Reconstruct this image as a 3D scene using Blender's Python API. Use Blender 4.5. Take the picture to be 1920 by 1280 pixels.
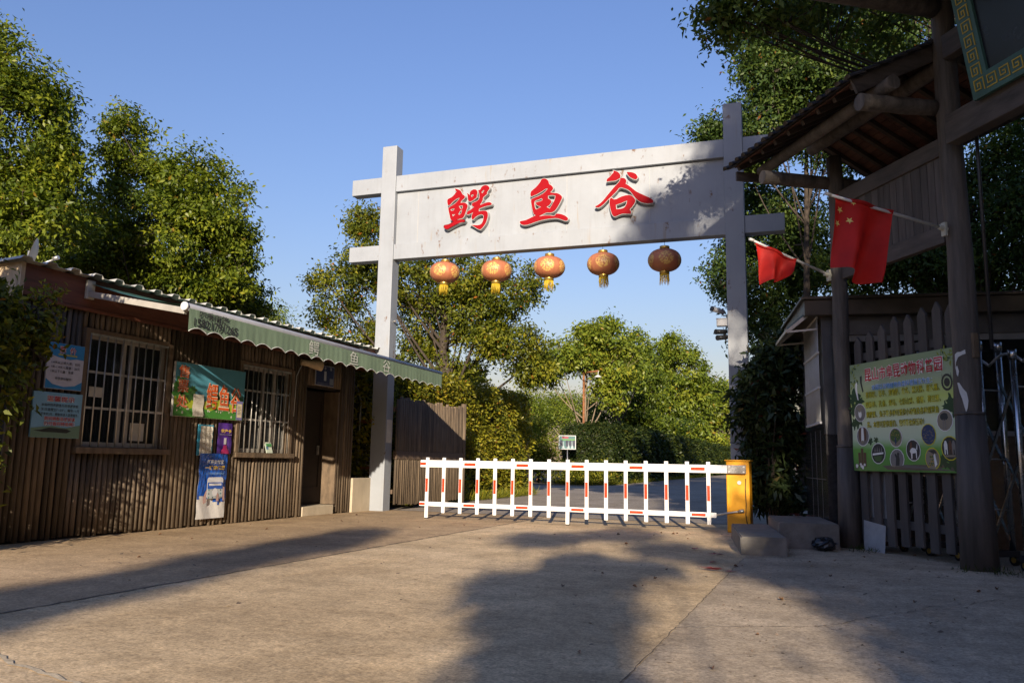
import bpy, math, random
import numpy as np
from mathutils import Vector, Matrix, noise as mnoise
for _o in list(bpy.data.objects): bpy.data.objects.remove(_o)
SC = bpy.context.scene
COL = SC.collection
RAD = math.radians
rnd = random.Random(7)

# ---------------------------------------------------------------- camera
CAM_R = Matrix(((0.92857, 0.03970, 0.36903), (0.37094, -0.14383, -0.91744), (0.01665, 0.98881, -0.14828)))
FPX = 1493.0
EYE = Vector((0.0, 0.0, 0.95))
def _ortho(m):
    c0 = Vector(m.col[0]).normalized(); c2 = Vector(m.col[2]); c2 = (c2 - c0 * c2.dot(c0)).normalized()
    c1 = c2.cross(c0)
    return Matrix((c0, c1, c2)).transposed()
CAM_R = _ortho(CAM_R)
cam_data = bpy.data.cameras.new('camera')
cam_data.lens = FPX / 1920 * 36; cam_data.sensor_width = 36
cam_data.clip_start = 0.05; cam_data.clip_end = 3000
cam = bpy.data.objects.new('camera', cam_data); COL.objects.link(cam)
cam.matrix_world = Matrix.Translation(EYE) @ CAM_R.to_4x4()
SC.camera = cam

# ---------------------------------------------------------------- sky, sun, exposure
SUN_AZ = Vector((0.285, -0.958, 0)).normalized()       # horizontal direction towards the sun
SUN_EL = RAD(16.8)
world = bpy.data.worlds.new('World'); SC.world = world; world.use_nodes = True
wn = world.node_tree
sky = wn.nodes.new('ShaderNodeTexSky'); sky.sky_type = 'NISHITA'; sky.sun_disc = False
sky.sun_elevation = SUN_EL; sky.sun_rotation = math.atan2(SUN_AZ.x, SUN_AZ.y)
sky.altitude = 0; sky.air_density = 2.0; sky.dust_density = 1.0; sky.ozone_density = 6.0
bg = wn.nodes['Background']; bg.inputs['Strength'].default_value = 0.10
tintn = wn.nodes.new('ShaderNodeMix'); tintn.data_type = 'RGBA'; tintn.blend_type = 'MULTIPLY'; tintn.inputs[0].default_value = 1; tintn.inputs[7].default_value = (1.0, 0.86, 1.15, 1)
wn.links.new(sky.outputs[0], tintn.inputs[6]); wn.links.new(tintn.outputs[2], bg.inputs['Color'])
sun_d = bpy.data.lights.new('sun', 'SUN'); sun_d.energy = 5.0; sun_d.angle = RAD(0.5); sun_d.color = (1.0, 0.86, 0.68)
sun = bpy.data.objects.new('sun', sun_d); COL.objects.link(sun)
sun_dir = SUN_AZ * math.cos(SUN_EL) + Vector((0, 0, math.sin(SUN_EL)))
sun.rotation_euler = sun_dir.to_track_quat('Z', 'Y').to_euler(); sun.location = (20, -60, 30)
SC.view_settings.view_transform = 'Standard'; SC.view_settings.look = 'None'
SC.view_settings.exposure = 0.80; SC.view_settings.gamma = 1.0; SC.view_settings.use_curve_mapping = False
SC.cycles.max_bounces = 8; SC.cycles.transparent_max_bounces = 12

# ---------------------------------------------------------------- measured positions: from picture angles to real places
def ray(u, v): return CAM_R @ Vector((u - 960.0, -(v - 640.0), -FPX))
def at(u, v, d): return EYE + ray(u, v) * (d / FPX)             # d metres in front of the camera
def on_plane(u, v, p, n):
    r = ray(u, v); t = (Vector(p) - EYE).dot(n) / r.dot(n); return EYE + r * t

# ---------------------------------------------------------------- mesh builder
class MB:
    def __init__(s): s.v = []; s.f = []; s.m = []; s.s = []; s.t = []
    def add(s, vs, fs, mat=0, smooth=False, tint=0.5):
        b = len(s.v); s.v.extend([tuple(v) for v in vs])
        for f in fs:
            s.f.append([b + i for i in f]); s.m.append(mat); s.s.append(smooth); s.t.append(tint)
        return s
    def box(s, c, size, mat=0, R=None, tint=0.5):
        hx, hy, hz = size[0] / 2, size[1] / 2, size[2] / 2
        vs = [Vector((x, y, z)) for x in (-hx, hx) for y in (-hy, hy) for z in (-hz, hz)]
        if R is not None: vs = [R @ v for v in vs]
        c = Vector(c); vs = [v + c for v in vs]
        return s.add(vs, [(0, 1, 3, 2), (4, 6, 7, 5), (0, 4, 5, 1), (2, 3, 7, 6), (0, 2, 6, 4), (1, 5, 7, 3)], mat, False, tint)
    def span(s, a, b, mat=0, tint=0.5):
        a = Vector(a); b = Vector(b)
        return s.box((a + b) / 2, [abs(b[i] - a[i]) for i in range(3)], mat, None, tint)
    def bar(s, p0, p1, w, h, mat=0, up=(0, 0, 1), tint=0.5):       # w across, h along up
        p0 = Vector(p0); p1 = Vector(p1); d = (p1 - p0); L = d.length; d.normalize()
        x = d.cross(Vector(up)).normalized(); z = x.cross(d)
        R = Matrix((x, d, z)).transposed()
        return s.box((p0 + p1) / 2, (w, L, h), mat, R, tint)
    def tube(s, pts, rad, n=10, mat=0, caps=True, smooth=True, tint=0.5):
        pts = [Vector(p) for p in pts]
        if not hasattr(rad, '__len__'): rad = [rad] * len(pts)
        vs = []; prev = None
        for i, p in enumerate(pts):
            d = (pts[min(i + 1, len(pts) - 1)] - pts[max(i - 1, 0)]).normalized()
            if prev is None:
                a = Vector((0, 0, 1)) if abs(d.z) < .9 else Vector((1, 0, 0))
                x = d.cross(a).normalized()
            else:
                x = (prev - d * prev.dot(d)).normalized()
            prev = x; y = d.cross(x)
            for k in range(n):
                a = 2 * math.pi * k / n
                vs.append(p + (x * math.cos(a) + y * math.sin(a)) * rad[i])
        fs = []
        for i in range(len(pts) - 1):
            for k in range(n):
                k2 = (k + 1) % n
                fs.append((i * n + k, i * n + k2, (i + 1) * n + k2, (i + 1) * n + k))
        s.add(vs, fs, mat, smooth, tint)
        if caps:
            b = len(s.v) - len(vs)
            s.f.append([b + k for k in range(n)][::-1]); s.m.append(mat); s.s.append(False); s.t.append(tint)
            e = b + (len(pts) - 1) * n
            s.f.append([e + k for k in range(n)]); s.m.append(mat); s.s.append(False); s.t.append(tint)
        return s
    def lathe(s, prof, n=24, c=(0, 0, 0), mat=0, smooth=True, mod=None):
        c = Vector(c); vs = []
        for (r, z) in prof:
            for k in range(n):
                a = 2 * math.pi * k / n; rr = r * (mod(a) if mod else 1)
                vs.append(c + Vector((rr * math.cos(a), rr * math.sin(a), z)))
        fs = []
        for i in range(len(prof) - 1):
            for k in range(n):
                k2 = (k + 1) % n
                fs.append((i * n + k, i * n + k2, (i + 1) * n + k2, (i + 1) * n + k))
        return s.add(vs, fs, mat, smooth)
    def poly(s, pts, mat=0, tint=0.5): return s.add(pts, [tuple(range(len(pts)))], mat, False, tint)
    def prism(s, pts, off, mat=0, tint=0.5):                          # polygon pushed along off
        n = len(pts); off = Vector(off); pts = [Vector(p) for p in pts]
        fs = [tuple(range(n))[::-1], tuple(range(n, 2 * n))] + [(i, (i + 1) % n, n + (i + 1) % n, n + i) for i in range(n)]
        return s.add(pts + [p + off for p in pts], fs, mat, False, tint)
    def disc(s, c, rx, ry, z, mat=0, n=20, a0=0):                      # ellipse in a sign's own plane
        return s.poly([(c[0] + rx * math.cos(2 * math.pi * k / n + a0), c[1] + ry * math.sin(2 * math.pi * k / n + a0), z) for k in range(n)], mat)
    def rect(s, x0, y0, x1, y1, z, mat=0):
        return s.poly([(x0, y0, z), (x1, y0, z), (x1, y1, z), (x0, y1, z)], mat)
    def mesh(s, name, mats, M=None):
        me = bpy.data.meshes.new(name)
        vs = s.v if M is None else [tuple(M @ Vector(v)) for v in s.v]
        me.from_pydata(vs, [], s.f)
        for m in (mats if isinstance(mats, (list, tuple)) else [mats]): me.materials.append(m)
        me.polygons.foreach_set('material_index', s.m); me.polygons.foreach_set('use_smooth', s.s)
        a = me.attributes.new('tint', 'FLOAT', 'FACE'); a.data.foreach_set('value', s.t)
        me.update(); return me
    def build(s, name, mats, parent=None, bevel=0.0, local=False):
        M = None
        if parent is not None and not local:
            r = parent
            while r.parent: r = r.parent
            M = r.matrix_basis.inverted()
        o = bpy.data.objects.new(name, s.mesh(name, mats, M)); COL.objects.link(o)
        if parent is not None: o.parent = parent
        if bevel:
            b = o.modifiers.new('bevel', 'BEVEL'); b.width = bevel; b.segments = 2; b.limit_method = 'ANGLE'; b.angle_limit = RAD(40)
        return o

def tag(o, label=None, cat=None, group=None, kind=None):
    if label: o['label'] = label
    if cat: o['category'] = cat
    if group: o['group'] = group
    if kind: o['kind'] = kind
    return o
def thing(name, loc, label, cat, group=None, M=None):
    o = bpy.data.objects.new(name, None); COL.objects.link(o); o.empty_display_size = 0.2
    if M is not None: o.matrix_basis = M
    else: o.location = loc
    return tag(o, label, cat, group)
def copy_tree(o, parent=None):
    c = o.copy(); COL.objects.link(c)
    if parent is not None: c.parent = parent
    for ch in list(o.children): copy_tree(ch, c)
    return c
def frame(origin, right, up):
    r = Vector(right).normalized(); u = Vector(up); u = (u - r * u.dot(r)).normalized(); n = r.cross(u)
    M = Matrix((r, u, n)).transposed().to_4x4(); M.translation = Vector(origin); return M

# ---------------------------------------------------------------- writing
_tc = {}
def text_geo(body, bold=0.0, extrude=0.0):
    key = (body, bold, extrude)
    if key in _tc: return _tc[key]
    cu = bpy.data.curves.new('lettering', 'FONT'); cu.body = body; cu.size = 1; cu.offset = bold; cu.extrude = extrude
    cu.resolution_u = 3; cu.fill_mode = 'BOTH'
    o = bpy.data.objects.new('lettering', cu); COL.objects.link(o)
    bpy.context.view_layer.update()
    me = bpy.data.meshes.new_from_object(o.evaluated_get(bpy.context.evaluated_depsgraph_get()))
    vs = np.zeros(len(me.vertices) * 3); me.vertices.foreach_get('co', vs); vs = vs.reshape(-1, 3)
    fs = [tuple(p.vertices) for p in me.polygons]
    bpy.data.objects.remove(o); bpy.data.curves.remove(cu); bpy.data.meshes.remove(me)
    _tc[key] = (vs, fs); return vs, fs
def write(mb, body, x0, y0, x1, y1, z, mat=0, bold=0.0, extrude=0.0, ref=0.0):
    vs, fs = text_geo(body, bold, extrude)
    if len(vs) == 0: print('EMPTY TEXT', body); return
    rv, _ = text_geo(body, ref, 0.0) if bold != ref else (vs, fs)
    lo = rv.min(0); hi = rv.max(0)
    sx = (x1 - x0) / max(hi[0] - lo[0], 1e-6); sy = (y1 - y0) / max(hi[1] - lo[1], 1e-6)
    sz = min(sx, sy)
    mb.add([(x0 + (v[0] - lo[0]) * sx, y0 + (v[1] - lo[1]) * sy, z + (v[2] + extrude) * sz) for v in vs], fs, mat)
def outline_geo(loops, offset=0.0, extrude=0.0):                      # closed outlines with holes -> filled solid
    cu = bpy.data.curves.new('outline', 'CURVE'); cu.dimensions = '2D'; cu.fill_mode = 'BOTH'; cu.offset = offset; cu.extrude = extrude; cu.resolution_u = 3
    for lp in loops:
        sp = cu.splines.new('BEZIER'); sp.bezier_points.add(len(lp) - 1); sp.use_cyclic_u = True
        n = len(lp)
        for i, p in enumerate(lp):
            b = sp.bezier_points[i]; b.co = (p[0], p[1], 0)
            q0 = Vector((lp[i - 1][0], lp[i - 1][1])); q = Vector((p[0], p[1])); q1 = Vector((lp[(i + 1) % n][0], lp[(i + 1) % n][1]))
            d0 = q - q0; d1 = q1 - q
            sharp = d0.length > 1e-6 and d1.length > 1e-6 and d0.angle(d1) > RAD(62)
            b.handle_left_type = b.handle_right_type = 'VECTOR' if sharp else 'AUTO'
    o = bpy.data.objects.new('outline', cu); COL.objects.link(o); bpy.context.view_layer.update()
    me = bpy.data.meshes.new_from_object(o.evaluated_get(bpy.context.evaluated_depsgraph_get()))
    vs = np.zeros(len(me.vertices) * 3); me.vertices.foreach_get('co', vs); vs = vs.reshape(-1, 3)
    fs = [tuple(p.vertices) for p in me.polygons]
    bpy.data.objects.remove(o); bpy.data.curves.remove(cu); bpy.data.meshes.remove(me)
    return vs, fs

# ---------------------------------------------------------------- materials
def _nt(name):
    m = bpy.data.materials.new(name); m.use_nodes = True; nt = m.node_tree
    return m, nt, nt.nodes['Principled BSDF']
def N(nt, t, **kw):
    n = nt.nodes.new(t)
    for k, v in kw.items():
        if k in n.inputs: n.inputs[k].default_value = v
        else: setattr(n, k, v)
    return n
def L(nt, a, b): nt.links.new(a, b)
def ramp(nt, fac, stops):
    r = N(nt, 'ShaderNodeValToRGB'); e = r.color_ramp.elements
    e[0].position = stops[0][0]; e[0].color = (*stops[0][1], 1)
    e[1].position = stops[-1][0]; e[1].color = (*stops[-1][1], 1)
    for p, c in stops[1:-1]:
        k = e.new(p); k.color = (*c, 1)
    L(nt, fac, r.inputs['Fac']); return r.outputs['Color']
def coords(nt, scale=(1, 1, 1)):
    tc = N(nt, 'ShaderNodeTexCoord'); mp = N(nt, 'ShaderNodeMapping'); mp.inputs['Scale'].default_value = scale
    L(nt, tc.outputs['Object'], mp.inputs['Vector']); return mp.outputs['Vector']
def nz(nt, vec, scale, detail=5, rough=0.6):
    n = N(nt, 'ShaderNodeTexNoise', Scale=scale, Detail=detail, Roughness=rough); L(nt, vec, n.inputs['Vector']); return n.outputs['Fac']
def mixc(nt, fac, a, b, blend='MIX'):
    m = N(nt, 'ShaderNodeMix', data_type='RGBA', blend_type=blend)
    for sock, val in ((m.inputs[0], fac), (m.inputs[6], a), (m.inputs[7], b)):
        if hasattr(val, 'links') or hasattr(val, 'is_linked'): L(nt, val, sock)
        elif isinstance(val, (int, float)): sock.default_value = val
        else: sock.default_value = (*val, 1)
    return m.outputs[2]
def bump(nt, bs, h, strength=0.3, dist=0.02):
    b = N(nt, 'ShaderNodeBump', Strength=strength, Distance=dist); L(nt, h, b.inputs['Height']); L(nt, b.outputs['Normal'], bs.inputs['Normal'])
def mul(c, k): return tuple(min(1, max(0, x * k)) for x in c)
def pm(name, col, rough=0.6, metal=0.0, var=0.25, scale=6.0, stretch=(1, 1, 1), bmp=0.0, dirt=None, dirt_at=0.6, tint=0.0, spec=0.5, bscale=None):
    m, nt, bs = _nt(name)
    v = coords(nt, stretch); f = nz(nt, v, scale, 6)
    c = ramp(nt, f, [(0.3, mul(col, 1 - var)), (0.7, mul(col, 1 + var))])
    if dirt is not None:
        g = nz(nt, v, scale * 0.37, 8, 0.7); d = ramp(nt, g, [(dirt_at, (0, 0, 0)), (dirt_at + 0.12, (1, 1, 1))])
        c = mixc(nt, d, c, dirt)
    if tint:
        a = N(nt, 'ShaderNodeAttribute', attribute_name='tint')
        t = ramp(nt, a.outputs['Fac'], [(0, (1 - tint,) * 3), (1, (1 + tint * 0.6, 1 + tint * 0.55, 1 + tint * 0.5))])
        c = mixc(nt, 1.0, c, t, 'MULTIPLY')
    L(nt, c, bs.inputs['Base Color'])
    rr = N(nt, 'ShaderNodeMapRange'); rr.inputs['To Min'].default_value = max(0.02, rough - 0.12); rr.inputs['To Max'].default_value = min(1, rough + 0.12)
    L(nt, f, rr.inputs['Value']); L(nt, rr.outputs[0], bs.inputs['Roughness'])
    bs.inputs['Metallic'].default_value = metal; bs.inputs['Specular IOR Level'].default_value = spec
    if bmp: bump(nt, bs, nz(nt, v, bscale or scale * 4, 8, 0.7), bmp)
    return m
def flat(name, col, rough=0.5, metal=0.0): return pm(name, col, rough, metal, var=0.08, scale=9)

def ground_mat(name, c1, c2, c3):
    m, nt, bs = _nt(name); v = coords(nt)
    big = nz(nt, v, 0.35, 6, 0.6); mid = nz(nt, v, 2.3, 8, 0.7); fine = nz(nt, v, 55, 6, 0.75)
    sv = coords(nt, (0.35, 1.4, 1)); streak = nz(nt, sv, 1.7, 6, 0.6)
    c = ramp(nt, big, [(0.32, c1), (0.52, c2), (0.70, c3)])
    c = mixc(nt, 0.75, c, ramp(nt, mid, [(0.25, (0.55, 0.53, 0.5)), (0.75, (1.32, 1.3, 1.28))]), 'MULTIPLY')
    c = mixc(nt, 0.5, c, ramp(nt, streak, [(0.3, (0.75, 0.74, 0.73)), (0.72, (1.22, 1.22, 1.22))]), 'MULTIPLY')
    c = mixc(nt, 0.8, c, ramp(nt, fine, [(0.34, (0.48, 0.46, 0.43)), (0.5, (1, 1, 1)), (0.66, (1.42, 1.4, 1.36))]), 'MULTIPLY')
    grain = nz(nt, v, 17, 8, 0.8)
    c = mixc(nt, 0.75, c, ramp(nt, grain, [(0.36, (0.6, 0.57, 0.53)), (0.5, (1, 1, 1)), (0.64, (1.32, 1.3, 1.27))]), 'MULTIPLY')
    worn = ramp(nt, nz(nt, coords(nt, (1.0, 0.5, 1)), 1.1, 9, 0.72), [(0.52, (1, 1, 1)), (0.62, (0.83, 0.81, 0.78))])
    c = mixc(nt, 0.8, c, worn, 'MULTIPLY')
    pale = ramp(nt, nz(nt, coords(nt, (0.8, 0.25, 1)), 2.6, 7, 0.7), [(0.56, (1, 1, 1)), (0.66, (1.22, 1.2, 1.17))])
    c = mixc(nt, 0.8, c, pale, 'MULTIPLY')
    spots = ramp(nt, nz(nt, v, 9, 3, 0.5), [(0.70, (1, 1, 1)), (0.74, (0.45, 0.42, 0.38))])
    c = mixc(nt, 0.7, c, spots, 'MULTIPLY')
    L(nt, c, bs.inputs['Base Color']); bs.inputs['Roughness'].default_value = 0.88; bs.inputs['Specular IOR Level'].default_value = 0.25
    b1 = N(nt, 'ShaderNodeBump', Strength=0.55, Distance=0.02); L(nt, mid, b1.inputs['Height'])
    b2 = N(nt, 'ShaderNodeBump', Strength=0.5, Distance=0.006); L(nt, fine, b2.inputs['Height']); L(nt, b1.outputs[0], b2.inputs['Normal'])
    L(nt, b2.outputs[0], bs.inputs['Normal']); return m

def leaf_mat(name, dark, mid, lite, odd=(0.30, 0.10, 0.02), trans=0.3, rough=0.42):
    m, nt, bs = _nt(name)
    a = N(nt, 'ShaderNodeAttribute', attribute_name='tint')
    c = ramp(nt, a.outputs['Fac'], [(0.0, dark), (0.45, mid), (0.93, lite), (0.965, odd), (1.0, odd)])
    L(nt, c, bs.inputs['Base Color']); bs.inputs['Roughness'].default_value = rough; bs.inputs['Specular IOR Level'].default_value = 0.22
    tr = N(nt, 'ShaderNodeBsdfTranslucent'); tc = mixc(nt, 1.0, c, (1.5, 1.6, 0.7), 'MULTIPLY'); L(nt, tc, tr.inputs['Color'])
    mx = N(nt, 'ShaderNodeMixShader'); mx.inputs[0].default_value = trans
    L(nt, bs.outputs[0], mx.inputs[1]); L(nt, tr.outputs[0], mx.inputs[2]); L(nt, mx.outputs[0], nt.nodes['Material Output'].inputs['Surface'])
    return m
def glass_mat(name, tint=(0.02, 0.025, 0.03), clear=0.35):
    m, nt, bs = _nt(name)
    bs.inputs['Base Color'].default_value = (*tint, 1); bs.inputs['Roughness'].default_value = 0.06
    tr = N(nt, 'ShaderNodeBsdfTransparent'); mx = N(nt, 'ShaderNodeMixShader'); mx.inputs[0].default_value = clear
    L(nt, bs.outputs[0], mx.inputs[1]); L(nt, tr.outputs[0], mx.inputs[2]); L(nt, mx.outputs[0], nt.nodes['Material Output'].inputs['Surface'])
    return m
def white_paint(name, col):
    m, nt, bs = _nt(name); v = coords(nt); sv = coords(nt, (9, 9, 0.7))
    base = ramp(nt, nz(nt, v, 1.4, 6), [(0.3, mul(col, 0.88)), (0.7, mul(col, 1.06))])
    streak = ramp(nt, nz(nt, sv, 1.6, 5, 0.6), [(0.52, (1, 1, 1)), (0.8, (0.78, 0.74, 0.68))])
    c = mixc(nt, 0.35, base, streak, 'MULTIPLY')
    spot = ramp(nt, nz(nt, coords(nt, (5, 5, 1.6)), 1.5, 3, 0.5), [(0.62, (0, 0, 0)), (0.68, (1, 1, 1))])
    tight = ramp(nt, nz(nt, v, 14, 4, 0.6), [(0.48, (0, 0, 0)), (0.62, (1, 1, 1))])
    r = mixc(nt, 1.0, spot, tight, 'MULTIPLY')
    run = ramp(nt, nz(nt, coords(nt, (7, 7, 0.55)), 1.5, 4, 0.55), [(0.60, (0, 0, 0)), (0.72, (1, 1, 1))])
    area = ramp(nt, nz(nt, v, 1.1, 3, 0.5), [(0.5, (0, 0, 0)), (0.62, (0.6, 0.6, 0.6))])
    c = mixc(nt, mixc(nt, 1.0, run, area, 'MULTIPLY'), c, (0.26, 0.20, 0.12))
    c = mixc(nt, r, c, (0.13, 0.065, 0.028))
    L(nt, c, bs.inputs['Base Color']); bs.inputs['Roughness'].default_value = 0.5
    bump(nt, bs, nz(nt, v, 3.0, 4), 0.12, 0.02); return m

M = {}
M['earth'] = ground_mat('soil', (0.10, 0.075, 0.05), (0.14, 0.105, 0.07), (0.18, 0.14, 0.09))
M['slab_tan'] = ground_mat('tan_concrete', (0.35, 0.25, 0.15), (0.42, 0.305, 0.185), (0.48, 0.355, 0.225))
M['slab_grey'] = ground_mat('grey_concrete', (0.43, 0.32, 0.19), (0.55, 0.42, 0.26), (0.62, 0.485, 0.32))
M['slab_rough'] = ground_mat('rough_concrete', (0.33, 0.265, 0.19), (0.43, 0.35, 0.255), (0.52, 0.43, 0.325))
M['asphalt'] = ground_mat('old_road', (0.26, 0.225, 0.185), (0.31, 0.27, 0.225), (0.36, 0.31, 0.26))
M['joint'] = pm('joint_fill', (0.13, 0.105, 0.075), 0.9, var=0.5, scale=20, bmp=0.4)
M['joint_pale'] = pm('pale_joint_fill', (0.50, 0.41, 0.28), 0.9, var=0.3, scale=20, bmp=0.4)
M['conc'] = pm('step_concrete', (0.17, 0.155, 0.135), 0.85, var=0.3, scale=5, bmp=0.35, dirt=(0.13, 0.115, 0.095), dirt_at=0.52)
M['plinth'] = pm('tan_render', (0.42, 0.35, 0.25), 0.8, var=0.2, scale=4, stretch=(1, 1, 0.4), bmp=0.2, dirt=(0.24, 0.18, 0.12), dirt_at=0.6)
M['white_steel'] = white_paint('white_painted_steel', (0.285, 0.306, 0.335))
M['slat'] = pm('weathered_slat', (0.135, 0.099, 0.064), 0.75, var=0.4, scale=3.5, stretch=(6, 6, 0.8), bmp=0.35, tint=0.42, bscale=14)
M['slat_dark'] = pm('dark_slat', (0.14, 0.095, 0.062), 0.75, var=0.4, scale=3.5, stretch=(6, 6, 0.8), bmp=0.35, tint=0.5, bscale=14)
M['backing'] = pm('dark_backing', (0.028, 0.02, 0.015), 0.9, var=0.3)
M['redboard'] = pm('red_brown_board', (0.13, 0.042, 0.023), 0.55, var=0.35, scale=4, stretch=(2, 0.5, 6), bmp=0.15, dirt=(0.12, 0.05, 0.03), dirt_at=0.58)
M['paleboard'] = pm('pale_board', (0.50, 0.38, 0.24), 0.7, var=0.25, scale=3, stretch=(4, 4, 0.6), bmp=0.2, dirt=(0.25, 0.17, 0.1))
M['sheet'] = pm('white_roof_sheet', (0.44, 0.43, 0.40), 0.45, var=0.12, scale=3, dirt=(0.35, 0.3, 0.24), dirt_at=0.66)
M['steel'] = pm('stainless_steel', (0.56, 0.55, 0.53), 0.26, 1.0, var=0.15, scale=8)
M['dullsteel'] = pm('galvanised_bar', (0.52, 0.50, 0.46), 0.42, 0.75, var=0.25, scale=9, dirt=(0.28, 0.17, 0.1), dirt_at=0.68)
M['alu'] = pm('aluminium_frame', (0.36, 0.335, 0.295), 0.5, 0.2, var=0.15, scale=5)
M['white_alu'] = pm('white_frame', (0.58, 0.58, 0.57), 0.45, var=0.1, scale=5)
M['oldwood'] = pm('old_window_wood', (0.13, 0.09, 0.055), 0.75, var=0.4, scale=5, stretch=(3, 3, 1), bmp=0.3)
M['glass'] = glass_mat('window_glass')
M['tube'] = pm('grey_blue_tube', (0.26, 0.27, 0.31), 0.4, 0.3, var=0.1)
M['grey_alu'] = pm('grey_window_frame', (0.20, 0.20, 0.20), 0.45, var=0.15)
M['clearglass'] = glass_mat('clear_glass', clear=0.75)
M['interior'] = pm('interior_wall', (0.16, 0.15, 0.15), 0.85)
M['bluebox'] = pm('blue_box', (0.05, 0.11, 0.27), 0.6)
M['log'] = pm('log_wood', (0.10, 0.085, 0.073), 0.72, var=0.5, scale=2.4, stretch=(5, 5, 0.5), bmp=0.7, bscale=9, dirt=(0.045, 0.036, 0.03), dirt_at=0.55)
M['logend'] = pm('log_end', (0.17, 0.125, 0.085), 0.8, var=0.4, scale=8, bmp=0.4)
M['plank'] = pm('gateway_plank', (0.085, 0.074, 0.068), 0.72, var=0.45, scale=3, stretch=(5, 5, 0.5), bmp=0.4, tint=0.35, bscale=10)
M['beamwood'] = pm('beam_wood', (0.074, 0.062, 0.055), 0.7, var=0.45, scale=3, stretch=(1, 1, 5), bmp=0.35)
M['rafter'] = pm('rafter_wood', (0.05, 0.034, 0.025), 0.8, var=0.4, scale=6, bmp=0.2)
M['tile_under'] = pm('red_clay_board', (0.11, 0.05, 0.034), 0.8, var=0.45, scale=6, bmp=0.3, tint=0.3)
M['tile'] = pm('grey_roof_tile', (0.06, 0.052, 0.046), 0.75, var=0.4, scale=6, bmp=0.3)
M['picket'] = pm('grey_picket', (0.075, 0.067, 0.063), 0.75, var=0.3, scale=3, stretch=(4, 4, 0.6), bmp=0.25, tint=0.25)
M['granite'] = pm('black_granite', (0.035, 0.033, 0.033), 0.22, var=0.35, scale=18)
M['grout'] = pm('pale_grout', (0.22, 0.21, 0.19), 0.8)
M['boothgrey'] = pm('grey_booth_panel', (0.10, 0.10, 0.105), 0.4, 0.4, var=0.2, scale=4)
M['boothroof'] = pm('brown_booth_fascia', (0.075, 0.06, 0.045), 0.4, 0.3, var=0.35, scale=3)
M['tealsheet'] = pm('teal_canopy_sheet', (0.07, 0.13, 0.14), 0.35, var=0.25, scale=4)
M['barrier'] = pm('white_barrier_paint', (0.76, 0.755, 0.74), 0.4, var=0.06, scale=8, dirt=(0.52, 0.48, 0.42), dirt_at=0.6)
M['reflect'] = pm('red_reflective_tape', (0.72, 0.045, 0.012), 0.3, var=0.12, scale=30)
M['orange'] = pm('orange_cabinet_paint', (0.80, 0.36, 0.008), 0.4, var=0.12, scale=3, dirt=(0.40, 0.15, 0.02), dirt_at=0.68, bmp=0.03)
M['black'] = pm('black_rubber', (0.015, 0.015, 0.016), 0.6)
M['awning'] = None
M['bark'] = pm('tree_bark', (0.055, 0.041, 0.03), 0.9, var=0.45, scale=5, stretch=(3, 3, 0.8), bmp=0.8)
M['palebark'] = pm('pale_bark', (0.20, 0.15, 0.10), 0.85, var=0.35, scale=5, stretch=(3, 3, 0.8), bmp=0.5)
M['rust'] = pm('rusty_iron', (0.22, 0.085, 0.03), 0.8, var=0.4, scale=7)
M['red'] = pm('red_acrylic', (0.27, 0.0015, 0.006), 0.6, var=0.06, spec=0.1)
M['letterside'] = pm('letter_side_metal', (0.42, 0.42, 0.41), 0.45, var=0.1)
M['gold'] = pm('gold_foil', (0.60, 0.40, 0.10), 0.35, 0.8, var=0.2, scale=10)
M['tassel'] = pm('yellow_tassel', (0.50, 0.34, 0.015), 0.6, var=0.2, scale=30)
M['cctv'] = pm('camera_grey', (0.38, 0.38, 0.39), 0.4, var=0.1)
M['dark'] = pm('dark_plastic', (0.03, 0.03, 0.032), 0.4)
M['paper'] = pm('aged_paper', (0.60, 0.56, 0.48), 0.85, var=0.12, scale=6, bmp=0.25)
M['flag'] = None
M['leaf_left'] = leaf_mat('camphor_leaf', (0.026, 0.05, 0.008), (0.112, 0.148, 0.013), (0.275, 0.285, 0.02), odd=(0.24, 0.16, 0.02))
M['leaf_mid'] = leaf_mat('autumn_camphor_leaf', (0.03, 0.05, 0.01), (0.115, 0.135, 0.014), (0.29, 0.26, 0.02), odd=(0.34, 0.12, 0.02))
M['leaf_far'] = leaf_mat('bright_leaf', (0.05, 0.085, 0.014), (0.14, 0.185, 0.02), (0.29, 0.29, 0.03), odd=(0.25, 0.16, 0.02))
M['leaf_right'] = leaf_mat('shaded_camphor_leaf', (.026,.05,.015), (.058,.098,.023), (.14,.175,.03), odd=(.2,.08,.02))  # camphor leaf again, its greens darkened to carry the shade
M['leaf_shrub'] = leaf_mat('dark_glossy_leaf', (0.018, 0.033, 0.013), (0.035, 0.056, 0.02), (0.07, 0.09, 0.03), odd=(0.16, 0.04, 0.02), trans=0.12, rough=0.3)
M['leaf_hedge'] = leaf_mat('hedge_leaf', (0.042, 0.06, 0.01), (0.14, 0.155, 0.016), (0.33, 0.29, 0.025), odd=(0.26, 0.12, 0.02))
M['leaf_clip'] = leaf_mat('clipped_hedge_leaf', (0.015, 0.028, 0.009), (0.034, 0.052, 0.012), (0.085, 0.1, 0.018), odd=(0.1, 0.1, 0.02))  # shade over the clipped hedge is put into these darker greens
M['leaf_red'] = leaf_mat('reddish_leaf', (0.08, 0.03, 0.012), (0.16, 0.06, 0.02), (0.22, 0.14, 0.03))
M['core'] = pm('hedge_twigs', (0.018, 0.02, 0.009), 0.95)
M['dryleaf'] = pm('dry_leaf', (0.22, 0.12, 0.06), 0.7, tint=0.6)
M['redpaper'] = pm('red_paper_scrap', (0.28, 0.06, 0.055), 0.7, tint=0.3)
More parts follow.
